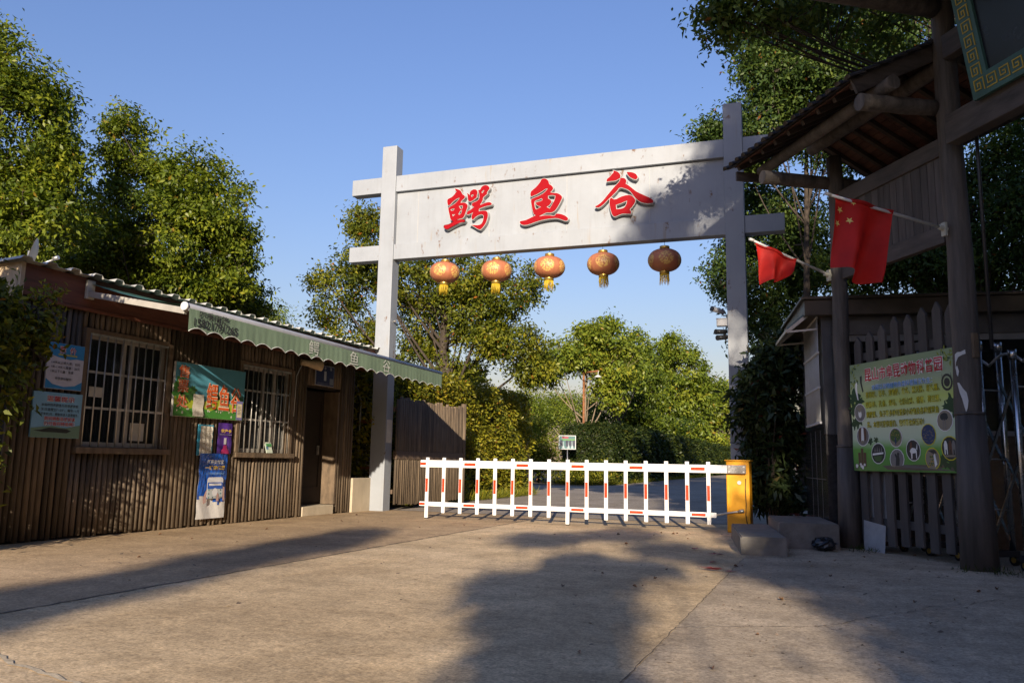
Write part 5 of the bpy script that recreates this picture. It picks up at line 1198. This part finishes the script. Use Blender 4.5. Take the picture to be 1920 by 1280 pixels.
def shrub(name, label, base, lobes, ncl, nleaf, leaf, mat, seed, cat='shrub', sig=.16, droop=.3, group=None, tshift=0.0, stems=14, wr=.45):
    rg = np.random.default_rng(seed); t = thing(name, base, label, cat, group); Cc, Oo = crown_points(rg, lobes, ncl, .45); n = len(Cc) * nleaf; ci = np.repeat(np.arange(len(Cc)), nleaf)
    P = Cc[ci] + rg.normal(size=(n, 3)) * sig; V = leaves(rg, P, Oo[ci], leaf, droop, wr, .7); tb = rg.normal(.42, .15, len(Cc)); ti = np.clip(tb[ci] + rg.normal(0, .18, n) + tshift, 0, .94); ti[rg.random(n) < .012] = .98
    put_leaves('foliage', V, ti, M[mat], t); b = MB(); ba = np.array(base)
    for i in rg.permutation(len(Cc))[:stems]:
        c = Cc[i]; m_ = ba * .5 + c * .5 + rg.normal(size=3) * .08; m_[2] = ba[2] + (c[2] - ba[2]) * .6; b.tube([Vector(ba + rg.normal(size=3) * np.array([.06, .06, 0])), Vector(m_), Vector(c)], [.022, .015, .006], 5, 0, False)
    b.build('stems', M['bark'], t); return t
# --- left group behind the hut
GL = 'trees behind the ticket hut'
tree('broadleaf_tree', 'tallest tree at the left edge, reaching above the hut roof and out of the picture', gb(20, 17.5), [Lb(20, 240, 17.5, 120, 170), Lb(-70, 300, 18, 130, 220), Lb(100, 300, 17.5, 38, 76), Lb(60, 440, 17, 100, 75), Lb(-30, 60, 18, 36, 70), Lb(-140, 120, 18, 90, 120), Lb(90, 410, 18, 72, 76), Lb(35, 130, 17.5, 48, 62)], 560, 96, .122, 'leaf_left', 21, GL, .19, .20, limbs=34, fork=.3)
tree('broadleaf_tree', 'wide tree right of the tallest one, its sunlit crown sloping down to the hut awning', gb(300, 22), [Lb(240, 270, 22, 42, 70), Lb(285, 345, 22, 76, 76), Lb(350, 350, 21.5, 62, 85), Lb(400, 420, 21.5, 75, 90), Lb(300, 450, 21, 120, 110), Lb(222, 430, 22, 60, 84), Lb(430, 500, 21.5, 62, 80), Lb(220, 520, 22, 110, 60), Lb(380, 540, 22, 100, 50), Lb(455, 560, 23, 45, 60)], 660, 100, .134, 'leaf_left', 22, GL, .20, .22, limbs=40, fork=.28)
tree('broadleaf_tree', 'dark tree in the gap between the two big trees behind the hut', gb(150, 26), [Lb(175, 450, 26, 66, 84), Lb(90, 470, 26, 90, 80), Lb(230, 490, 26, 80, 60)], 320, 80, .13, 'leaf_right', 23, GL, .28, .2)
tree('distant_tree', 'small distant tree peeping over the awning right of the big trees', gb(522, 42), [Lb(522, 602, 42, 30, 26), Lb(500, 615, 42, 26, 20)], 60, 60, .13, 'leaf_far', 24, 'trees far beyond the arch', .35, .12, limbs=10)
# --- tree in the middle behind the arch
CT = gb(838, 27)
tree('autumn_tree', 'loose tree with dark leaning trunk and orange touches standing behind the lanterns', CT, [Lb(685, 425, 27, 40, 34), Lb(625, 545, 27, 48, 55), Lb(690, 500, 27, 65, 60), Lb(660, 625, 27.5, 62, 55), Lb(760, 520, 27, 80, 60), Lb(860, 520, 26.5, 85, 60), Lb(950, 540, 26.5, 72, 75), Lb(880, 590, 27, 85, 50), Lb(800, 600, 28, 70, 60), Lb(960, 650, 26, 55, 45), Lb(1000, 690, 26, 40, 32), Lb(770, 680, 27.5, 50, 40), Lb(860, 700, 27, 50, 26), Lb(920, 640, 26, 50, 30)], 520, 92, .135, 'leaf_mid', 31, 'trees far beyond the arch', .22, .24, limbs=44, fork=.22, lean=tuple(at(846, 640, 27)), inner=.2)
# --- far trees
FG = 'trees far beyond the arch'
tree('pale_branched_tree', 'sunlit tree with bare pale fanning branches behind the clipped hedge', gb(1093, 41), [Lb(1060, 665, 41, 55, 32), Lb(1115, 650, 41, 55, 36), Lb(1160, 685, 41, 45, 40), Lb(1030, 690, 41, 40, 30), Lb(1100, 625, 41, 34, 22), Lb(1150, 740, 41, 32, 26)], 170, 70, .21, 'leaf_far', 41, FG, .25, .13, 'palebark', 14, fork=.22, tshift=.12)
tree('slim_tree', 'tree with thin open tips rising highest above the far trees', gb(1160, 50), [Lb(1146, 625, 50, 22, 26), Lb(1190, 650, 50, 26, 28), Lb(1165, 690, 50, 70, 45), Lb(1120, 650, 50, 26, 24)], 130, 50, .24, 'leaf_far', 42, FG, .30, .16, limbs=20)
tree('round_tree', 'dense round green tree left of the right gate post', gb(1275, 68), [Lb(1275, 700, 68, 62, 62), Lb(1240, 730, 68, 48, 60), Lb(1308, 740, 68, 36, 62), Lb(1265, 660, 68, 36, 28), Lb(1270, 790, 68, 65, 40)], 330, 75, .30, 'leaf_far', 43, FG, .36, .3, limbs=24)
tree('round_tree', 'yellow green tree half hidden by the right gate post', gb(1345, 92), [Lb(1345, 770, 92, 38, 48), Lb(1375, 740, 92, 40, 40), Lb(1340, 820, 92, 50, 30)], 160, 70, .42, 'leaf_far', 44, FG, .5, .3, limbs=12, tshift=.1)
tree('round_tree', 'shaded tree filling the space between the pale tree and the dense round tree', gb(1200, 59), [Lb(1195, 740, 59, 50, 60), Lb(1150, 780, 59, 60, 40), Lb(1215, 690, 59, 36, 36), Lb(1220, 800, 60, 60, 30)], 240, 70, .26, 'leaf_left', 45, FG, .36, .25, limbs=14, tshift=-.15)
tree('distant_tree', 'low bright tree right of the left hedge', gb(990, 58), [Lb(985, 765, 58, 40, 38), Lb(1025, 775, 58, 30, 30), Lb(960, 790, 58, 30, 30)], 160, 75, .18, 'leaf_far', 46, FG, .5, .2, limbs=10)
tree('distant_tree', 'pale green tree far behind the sign post', gb(1060, 66), [Lb(1040, 770, 66, 36, 36), Lb(1080, 760, 66, 36, 30)], 120, 70, .2, 'leaf_far', 47, FG, .5, .2, limbs=8)
# --- right group
RGp = 'trees behind the timber gateway'
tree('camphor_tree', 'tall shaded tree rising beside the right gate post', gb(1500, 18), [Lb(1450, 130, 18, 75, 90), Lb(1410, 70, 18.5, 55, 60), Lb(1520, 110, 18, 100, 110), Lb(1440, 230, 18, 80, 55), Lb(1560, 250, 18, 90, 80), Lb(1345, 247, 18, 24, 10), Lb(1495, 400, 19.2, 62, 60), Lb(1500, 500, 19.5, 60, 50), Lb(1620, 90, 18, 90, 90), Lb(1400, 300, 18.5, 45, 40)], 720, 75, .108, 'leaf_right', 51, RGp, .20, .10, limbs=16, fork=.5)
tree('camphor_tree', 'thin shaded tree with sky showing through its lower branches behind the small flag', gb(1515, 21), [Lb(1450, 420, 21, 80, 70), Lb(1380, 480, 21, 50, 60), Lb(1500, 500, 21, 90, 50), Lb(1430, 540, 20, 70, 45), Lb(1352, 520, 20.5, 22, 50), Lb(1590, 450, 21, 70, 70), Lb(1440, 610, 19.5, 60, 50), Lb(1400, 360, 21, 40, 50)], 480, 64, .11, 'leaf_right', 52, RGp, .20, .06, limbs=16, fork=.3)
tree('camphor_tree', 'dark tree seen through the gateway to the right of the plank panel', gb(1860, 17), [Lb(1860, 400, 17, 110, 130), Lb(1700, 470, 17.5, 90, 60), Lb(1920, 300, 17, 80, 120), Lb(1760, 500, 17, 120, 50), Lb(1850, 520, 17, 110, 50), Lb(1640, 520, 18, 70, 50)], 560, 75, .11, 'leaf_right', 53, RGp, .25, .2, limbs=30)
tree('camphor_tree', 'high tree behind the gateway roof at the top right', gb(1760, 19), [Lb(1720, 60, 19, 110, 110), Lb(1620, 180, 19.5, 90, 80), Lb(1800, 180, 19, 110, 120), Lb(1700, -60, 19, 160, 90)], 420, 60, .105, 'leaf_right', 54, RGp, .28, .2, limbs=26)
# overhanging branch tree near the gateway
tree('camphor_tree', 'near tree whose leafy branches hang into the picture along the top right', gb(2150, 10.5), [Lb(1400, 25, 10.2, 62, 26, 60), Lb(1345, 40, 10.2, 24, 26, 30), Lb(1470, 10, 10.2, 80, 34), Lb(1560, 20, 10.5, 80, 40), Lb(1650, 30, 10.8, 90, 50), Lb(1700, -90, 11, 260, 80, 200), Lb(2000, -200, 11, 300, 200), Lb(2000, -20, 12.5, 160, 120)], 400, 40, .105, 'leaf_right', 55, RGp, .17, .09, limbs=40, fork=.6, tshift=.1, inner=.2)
# --- hedges
hedge('tall_hedge', 'tall sunlit yellow green hedge rising above the slat fence', (-8.25, 12.9), (-8.25, 21.9), 2.2, 2.82, .10, 'leaf_hedge', 61, 42000, tshift=.2)
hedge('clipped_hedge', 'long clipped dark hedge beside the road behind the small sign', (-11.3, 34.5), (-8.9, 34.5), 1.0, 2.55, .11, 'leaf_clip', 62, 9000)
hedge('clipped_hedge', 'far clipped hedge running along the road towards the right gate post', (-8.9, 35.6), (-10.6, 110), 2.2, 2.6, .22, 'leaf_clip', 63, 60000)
# --- shrubs
SG = 'shrubs around the side path'
shrub('broadleaf_shrub', 'yellow green bush with reddish sprigs where the side path turns off', gb(960, 38), [Lb(960, 835, 38, 36, 34), Lb(940, 810, 40, 30, 30), Lb(985, 850, 37, 26, 26)], 110, 60, .12, 'leaf_far', 71, group=SG, sig=.25, tshift=.1)
shrub('broadleaf_shrub', 'small reddish bush in front of the green net by the side path', gb(975, 40), [Lb(975, 800, 40, 24, 22), Lb(950, 785, 41, 22, 18)], 40, 50, .12, 'leaf_red', 72, group=SG, sig=.25)
shrub('broadleaf_shrub', 'bright bush left of the small sign', gb(1010, 37), [Lb(1012, 850, 37, 22, 36), Lb(1005, 810, 38, 22, 26)], 70, 60, .12, 'leaf_far', 73, group=SG, sig=.22, tshift=.15)
shrub('broadleaf_shrub', 'low weedy growth at the foot of the clipped hedge beside the sign pole', (-10.6, 33.6, 0), [(-10.6, 33.4, .3, .9, .5, .35), (-9.4, 33.6, .35, .9, .5, .4)], 70, 50, .11, 'leaf_hedge', 74, group=SG, sig=.2)
shrub('broadleaf_shrub', 'green bushes closing the far side of the side path', (-16, 37, 0), [(-14, 37, 1.3, 2, 1.2, 1.4), (-18, 38, 1.6, 3, 1.4, 1.7), (-23, 39, 1.6, 3, 1.4, 1.8)], 200, 60, .15, 'leaf_far', 75, group=SG, sig=.32)
p = at(1447, 800, 12.4)
shrub('glossy_shrub', 'dark long-leaved shrub between the barrier cabinet and the guard booth', (p.x, p.y, 0), [Lb(1450, 700, 12.4, 56, 46, 46), Lb(1445, 790, 12.3, 58, 60, 50), Lb(1445, 870, 12.3, 52, 46, 44), Lb(1425, 740, 12.2, 40, 40), Lb(1475, 660, 12.8, 40, 34), Lb(1460, 930, 12.3, 40, 28)], 360, 26, .155, 'leaf_shrub', 76, sig=.10, droop=.45, wr=.34, stems=26)
shrub('glossy_shrub', 'dark shrub right behind the folding gate', G(-2.2, 2.6, 0), [tuple(G(-2.2, 2.8, 1.0)) + (1.2, 1.2, 1.0)], 60, 40, .14, 'leaf_shrub', 77)
shrub('corner_bush', 'leafy bush at the left edge hiding the near corner of the hut', (-7.72, 5.45, 0), [(-7.80, 5.38, 2.05, .33, .42, .48), (-7.78, 5.24, 1.55, .34, .46, .5), (-7.78, 5.14, 1.05, .34, .42, .5), (-7.78, 5.06, .55, .32, .36, .45), (-7.84, 5.2, 2.38, .28, .36, .26)], 230, 44, .088, 'leaf_hedge', 78, sig=.11, droop=.1, tshift=-.08, stems=20)
tree('corner_tree', 'small leafy tree out of sight beyond the near end of the hut', (-7.6, 3.2, 0), [(-7.25, 3.3, 3.05, .62, .6, .95), (-7.0, 3.3, 2.55, .38, .5, .5), (-7.0, 3.3, 3.5, .38, .5, .5)], 210, 80, .095, 'leaf_hedge', 80, 'roadside trees behind the viewer', .14, .06, limbs=12, twigs=False)
b = MB()  # upright sprigs of that bush
spr = shrub('corner_bush', 'thin upright young sprigs at the corner of the hut eaves', (-7.70, 5.75, 1.9), [(-7.72, 5.86, 2.42, .05, .12, .28), (-7.70, 5.95, 2.55, .05, .10, .22), (-7.7, 5.78, 2.15, .1, .14, .2)], 26, 6, .065, 'leaf_hedge', 79, sig=.045, droop=-.7, tshift=.12, stems=10)
grs = np.random.default_rng(5)
def tufts(name, label, areas, n, h, seed, mat='leaf_hedge'):
    rg = np.random.default_rng(seed); V = []; P = []
    for (x0, y0, x1, y1) in areas:
        c = int(n / len(areas)); P.append(np.stack([rg.uniform(x0, x1, c), rg.uniform(y0, y1, c), np.full(c, .0)], 1))
    P = np.concatenate(P); n_ = len(P); d = unit(rg.normal(size=(n_, 3)) * .5 + np.array([0, 0, 1.0])); d[:, 2] = np.abs(d[:, 2]); s_ = unit(np.cross(d, rg.normal(size=(n_, 3)))); Ln = (h * rg.uniform(.3, 1.2, n_))[:, None]
    V = np.stack([P - s_ * .004, P + d * Ln * .6 + s_ * .004, P + d * Ln, P + d * Ln * .5 - s_ * .004], 1)
    me = np_mesh(name, V, np.clip(rg.normal(.5, .25, n_), 0, .94), M[mat]); o = bpy.data.objects.new(name, me); COL.objects.link(o); return tag(o, label, 'grass', None, 'stuff')
fl = G(.9, -.05, 0)
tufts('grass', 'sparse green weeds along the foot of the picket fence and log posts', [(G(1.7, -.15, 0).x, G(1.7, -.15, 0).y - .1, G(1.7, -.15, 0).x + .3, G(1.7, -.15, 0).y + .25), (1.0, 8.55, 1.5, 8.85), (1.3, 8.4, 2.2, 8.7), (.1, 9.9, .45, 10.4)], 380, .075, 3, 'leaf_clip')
tufts('grass', 'rough grass along the foot of the hedges', [(-11.4, 33.2, -8.7, 34.2), (-8.3, 16.6, -7.9, 21.9), (-9.2, 34, -8.7, 60)], 9000, .28, 4)
# ---- small sign by the hedge, rusty lamp post, net fence, stump
sp = at(1064, 829, 34.6); sgn = thing('small_sign', (sp.x, sp.y, 0), 'small picture sign on a thin pole in front of the clipped hedge', 'sign')
b = MB(); b.tube([(sp.x, sp.y, 0), (sp.x, sp.y, 1.5)], .022, 8); b.build('pole', M['dullsteel'], sgn)
R2 = Vector((.93, .37, 0)); SM = frame(Vector((sp.x, sp.y - .03, sp.z)) - R2 * .37 - Vector((0, 0, .30)), R2, (0, 0, 1)); sw_, sh_ = .74, .60
b = MB()
for x0, y0, x1, y1 in ((0, 0, sw_, .025), (0, sh_ - .025, sw_, sh_), (0, .025, .025, sh_ - .025), (sw_ - .025, .025, sw_, sh_ - .025)): b.span((x0, y0, 0), (x1, y1, .03))
b.v = [tuple(SM @ Vector(v)) for v in b.v]; b.build('frame', M['white_alu'], sgn)
b = MB(); b.rect(.025, .025, sw_ - .025, sh_ - .025, .010, 0); b.rect(.14, .47, .42, .54, .012, 1); b.rect(.14, .39, .70, .44, .012, 2)
for x0 in (.05, .30, .44, .60): b.poly([(x0, .12 + .04 * (x0 > .3), .014), (x0 + .11, .12, .014), (x0 + .12, .36, .014), (x0 + .06, .40, .014), (x0, .36, .014)], 3)
for x0 in (.20, .42, .58): b.poly([(x0 - .05, .05, .013), (x0 + .06, .05, .013), (x0 + .01, .20, .013), (x0 + .0, .34, .013), (x0 - .02, .34, .013), (x0 - .01, .18, .013)], 4)
b.v = [tuple(SM @ Vector(v)) for v in b.v]; b.build('picture', [col('sign_teal', (.04, .12, .12)), col('sign_red', (.30, .03, .06)), col('sign_green', (.08, .22, .03)), col('sign_navy', (.01, .014, .04)), col('sign_pale', (.34, .40, .42))], sgn)
lp_ = gb(1094, 39.5); q = at(1094, 696, 39.5); lmp = thing('lamp_post', lp_, 'rusty iron lamp post with a short side arm in front of the pale tree', 'lamp post')
b = MB(); b.tube([lp_, (lp_[0], lp_[1], q.z)], .055, 10); b.build('pole', M['rust'], lmp)
q2 = at(1122, 695, 39.5); b = MB(); b.tube([(lp_[0], lp_[1], q.z), q2], .045, 8); b.build('arm', M['rust'], lmp)
q3 = at(1121, 705, 39.5); b = MB(); b.tube([q2, q3], .015, 6); b.lathe([(.0, .06), (.06, .05), (.22, -.06), (.0, -.05)], 14, q3); b.build('lamp_shade', M['white_alu'], lmp)
nf = thing('net_fence', (-15, 36, 0), 'teal green net fence glimpsed behind the bushes by the side path', 'fence')
b = MB(); a0 = at(940, 842, 42); a1 = at(1000, 842, 41)
for k_ in range(14): b.tube([(a0.x, a0.y, .3 + k_ * .12), (a1.x, a1.y, .3 + k_ * .12)], .02, 4)
b.poly([(a0.x, a0.y, .2), (a1.x, a1.y, .2), (a1.x, a1.y, 2.0), (a0.x, a0.y, 2.0)]); b.build('net', pm('teal_net', (.08, .22, .20), .7, var=.3), nf)
b = MB()
for t_ in (0, .33, .66, 1): pp_ = a0.lerp(a1, t_); b.tube([(pp_.x, pp_.y, 0), (pp_.x, pp_.y, 2.1)], .04, 6)
b.build('net_post', M['dullsteel'], nf)
gp2 = thing('gate_pier', (-8.6, 22.3, 0), 'dark square pier at the end of the tall hedge', 'pier')
b = MB(); b.span((-8.75, 22.15, 0), (-8.4, 22.5, 1.55)); b.build('pier_body', M['slat_dark'], gp2, .02)
# ---- red brick low wall far along the side path
bw = thing('brick_wall', (-14, 34, 0), 'low orange brick wall along the side path', 'wall')
b = MB(); a0 = at(955, 882, 36); a1 = at(975, 882, 36); b.prism([(a0.x, a0.y, 0), (a1.x, a1.y, 0), (a1.x - .05, a1.y + .25, 0), (a0.x - .05, a0.y + .25, 0)], (0, 0, .6)); b.build('bricks', pm('orange_brick', (.33, .13, .06), .85, var=.3, scale=8), bw)
# ---- fallen leaves and red paper scraps on the concrete
b = MB(); pts = [(.0, .0), (.012, .016), (.03, .02), (.048, .013), (.066, .0), (.048, -.013), (.03, -.02), (.012, -.016)]
vs = [(x - .033, y, .010 + .018 * abs(y) / .02 + .006 * math.sin(x * 70)) for x, y in pts] + [(0, 0, .006)]
b.add(vs, [(i, (i + 1) % 8, 8) for i in range(8)], 0, True); lf0 = b.build('fallen_leaf', M['dryleaf']); tag(lf0, 'small dry brown leaf lying on the concrete', 'leaf', 'dry leaves fallen on the concrete')
rr = random.Random(12)
spots = [ground_ for ground_ in [(450, 985), (690, 970), (1240, 1003), (1130, 1010)]]
allp = [on_plane(u, v, (0, 0, 0), Vector((0, 0, 1))) for u, v in [(1160, 1002), (1175, 1020), (1130, 1075), (1115, 1070), (1250, 1068), (1205, 1098), (1190, 1100), (1228, 1085), (1085, 1224), (1380, 1062), (1391, 1061), (1240, 999), (1290, 1010), (1270, 1000), (1262, 1001), (1465, 1125), (1055, 1100), (1285, 1006), (1340, 1038), (1480, 1033), (1620, 1045), (1715, 1042), (1740, 1050), (1870, 1105), (1745, 1170), (1715, 1130), (470, 983), (500, 992), (640, 976), (360, 1010), (260, 1045), (870, 985), (300, 1002), (1820, 1068), (1835, 1110), (1790, 1125), (1335, 1255), (1080, 1118), (900, 1010), (1420, 1190)]]
for k in range(6): allp.append(Vector((rr.uniform(-7.6, -1.2), rr.uniform(7.5, 19), 0)))
for k in range(5): allp.append(Vector((rr.uniform(-.4, 1.9), rr.uniform(6.5, 9.2), 0)))
for i, p in enumerate(allp):
    o = lf0 if i == 0 else lf0.copy()
    if i: COL.objects.link(o)
    o.location = (p.x, p.y, .001); o.rotation_euler = (rr.uniform(-.25, .25), rr.uniform(-.25, .25), rr.uniform(0, 6.28)); k_ = rr.uniform(.3, .75); o.scale = (k_, k_, k_)
PL = ['flat red paper scrap on the concrete in front of the steps', 'crumpled red paper scrap nearest the corner of the steps', 'largest shredded red paper heap left of the steps', 'thin red paper strip farthest left of the steps', 'red paper scrap on the upper concrete step']
for k, ((u, v), sz, z) in enumerate((((1337, 1040), .10, 0), ((1345, 1056), .07, 0), ((1341, 1071), .14, 0), ((1308, 1030), .07, 0), ((1505, 968), .13, .302))):
    p = on_plane(u, v, (0, 0, z), Vector((0, 0, 1))); b = MB(); q_ = random.Random(k)
    for j in range(5 if k in (2, 4) else 2):
        cx, cy = q_.uniform(-sz, sz), q_.uniform(-.03, .03); n_ = 7; ring = [(p.x + cx + sz * q_.uniform(.3, .7) * math.cos(6.283 * i / n_), p.y + cy + .03 * q_.uniform(.5, 1.2) * math.sin(6.283 * i / n_), z + .006 + j * .006 + q_.uniform(0, .012)) for i in range(n_)]
        b.add(ring + [(p.x + cx, p.y + cy, z + .008 + j * .006)], [(i, (i + 1) % n_, n_) for i in range(n_)], 0, False, q_.random())
    r_ = thing('paper_scrap', (p.x, p.y, z), PL[k], 'paper', 'red paper scraps by the steps'); b.build('scrap', M['redpaper'], r_)
rg_ = np.random.default_rng(77); n_ = 2600
gx = np.concatenate([rg_.uniform(-.8, 2.4, 1500), rg_.uniform(-8, -.8, 1100)]); gy = np.concatenate([rg_.uniform(3.5, 9.5, 1500), rg_.uniform(4, 12.5, 1100)]); P_ = np.stack([gx, gy, np.full(n_, .001)], 1)
a_ = rg_.uniform(0, 6.28, n_); s_ = (rg_.exponential(.0035, n_) + .002)[:, None]; d1 = np.stack([np.cos(a_), np.sin(a_), rg_.uniform(.1, .6, n_)], 1) * s_; d2 = np.stack([-np.sin(a_), np.cos(a_), rg_.uniform(.1, .6, n_)], 1) * s_ * .8
o = bpy.data.objects.new('grit', np_mesh('grit', np.stack([P_ - d1 * [1, 1, 0], P_ + d2, P_ + d1, P_ - d2 * [1, 1, 0]], 1), rg_.random(n_), pm('grit_specks', (.16, .12, .085), .9, var=.5, scale=30, tint=.6))); COL.objects.link(o)
tag(o, 'fine grit and crumbs scattered over the concrete', 'grit', None, 'stuff')
# ================================================================ trees behind the viewer casting the long shadows, then added skylight blockers
def shade_tree(label, base, lobes, ncl, nleaf, seed, leaf=.19, sig=.42, tr=.2):
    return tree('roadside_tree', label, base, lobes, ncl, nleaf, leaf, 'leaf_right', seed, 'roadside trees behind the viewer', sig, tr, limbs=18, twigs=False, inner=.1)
shade_tree('big roadside tree behind the viewer on the right, shading the gateway', (8.5, -10, 0), [(8.0, -10, 8.6, 3.4, 3, 3.0), (9.6, -10, 12, 3.6, 3, 3.0), (6.9, -10, 4.4, 1.9, 2, 2.2), (9, -11, 5, 3.6, 3, 3.6), (13, -10, 8, 4.5, 3, 6), (5.9, -10, 4.2, 1.2, 1.2, 1.5), (7.4, -9, 4.2, 1.6, 1.5, 2.2)], 1450, 95, 81, .21, .3)
shade_tree('thin tall roadside tree behind the viewer, dappling the right end of the arch', (5.9, -10, 0), [(5.5, -10, 12.5, 1.0, .8, .8), (6.3, -10, 13.6, 1.0, .9, .8), (5.9, -10, 11.0, 1.1, .9, 1.0), (4.2, -10, 12.4, .45, .5, .45), (3.8, -10, 11.6, .25, .3, .25), (5.9, -10, 9.0, .9, .9, 1.0), (6.3, -10, 7.4, .9, .9, .8), (4.6, -10, 11.6, .4, .4, .3), (5.6, -10, 14.2, .5, .5, .5), (5.6, -10, 13.2, .5, .5, .5)], 175, 62, 88, .15, .17, .12)
shade_tree('bushy roadside tree behind the viewer, shading the steps and the apron', (5.2, -10, 0), [(4.75, -10, 5.7, .42, .5, .3), (5.0, -10, 4.6, .5, .5, .8), (5.4, -10, 6.7, .55, .6, .7), (5.7, -10, 5.4, .8, .6, 1.2), (5.3, -10, 3.4, .8, .6, .8), (6.6, -10, 4.4, .9, .7, 1.6), (6.8, -10, 7, .9, .7, 1)], 230, 80, 89, .13, .16, .1)
shade_tree('small roadside tree behind the viewer whose shadow falls across the middle of the drive', (2.9, -10, 0), [(2.75, -10, 4.45, .48, .5, .62), (3.0, -10, 3.5, .55, .5, .5), (3.3, -10, 5.55, .55, .4, .12), (2.9, -10, 5.15, .3, .3, .2), (2.5, -10, 6.2, .35, .4, .08), (3.5, -10, 6.55, .45, .4, .10), (4.1, -10, 6.05, .4, .4, .10), (2.45, -10, 5.0, .3, .3, .12)], 150, 80, 87, .11, .12, .08)
shade_tree('second roadside tree further right behind the viewer', (14, -8, 0), [(14, -8, 16, 5, 4, 6), (13.5, -7, 8, 4.5, 4, 6), (18, -6, 10, 5, 4, 8)], 800, 90, 82, .24)
shade_tree('leaning roadside tree behind the viewer on the left', (-2.8, -14, 0), [(.2, -14, 5.2, .36, .5, .45), (.44, -14, 5.7, .36, .5, .45), (.72, -14, 6.2, .32, .5, .4), (.98, -14, 6.7, .26, .4, .36), (1.2, -14, 7.1, .2, .4, .26), (-.3, -14, 4.4, .45, .5, .6)], 150, 72, 83, .11, .16, .1)
shade_tree('tree added beside the drive right of the viewer, unseen, to block skylight', (8, 3, 0), [(8, 3, 6, 3.2, 3, 3.2), (8.5, 2, 9.5, 3, 3, 2.5)], 420, 80, 84)  # this tree and the next are unseen, added to keep skylight off the gateway
shade_tree('tree added right of the folding gate, out of view, to block skylight', (9.5, 9, 0), [(9.5, 9, 6, 3.2, 3.2, 3.4), (9, 9, 10, 3, 3, 2.6)], 420, 80, 85)

belt = shade_tree('tree of a belt added out of sight round the viewer to block skylight', (-40, -36, 0), [(-40, -36, 5.2, 3.6, 3.2, 4.2), (-38, -36, 4, 3, 3, 3.4), (-42.4, -36, 4, 3, 3, 3.6)], 240, 70, 86, .26)  # belt put in out of view to cut sky fill
belt['group'] = 'added tree belt out of sight'
BACK = 'background tree beyond the timber gateway, screened by the nearer camphor trees'
for i, (x, y) in enumerate([(-33 + 6.2 * k, -36 - 2 * (k % 2)) for k in range(11)] + [(38, -26), (36, -18), (34, -10), (30, -3), (26, 3), (23, 9), (22, 15), (21, 21), (20, 28), (14, 25), (9, 27), (25, -1)]):  # rows behind and to the right, added against the sky glow
    o = copy_tree(belt); o.location = (x, y, 0); o.rotation_euler = (0, 0, i * 1.7); k_ = .95 + .13 * (i % 3); o.scale = (k_, k_, k_ * (1.25 if i > 10 else 1))
    if y > 5: o['label'] = BACK; o['group'] = 'background trees beyond the gateway'

far = None
for i, (x, y, k_) in enumerate([(5.5, 34, .9), (7, 42, 1.05), (5.2, 51, .95), (7.5, 60, 1.1), (5.6, 72, 1), (7, 86, 1.1), (4, 118, 1.2), (-3, 128, 1.25), (-9, 126, 1.2), (11, 124, 1.2)]):
    o = copy_tree(belt); o.location = (x, y, 0); o.rotation_euler = (0, 0, 2.1 * i + .5); o.scale = (k_, k_, k_)
    o['label'] = BACK; o['group'] = 'background trees beyond the gateway'
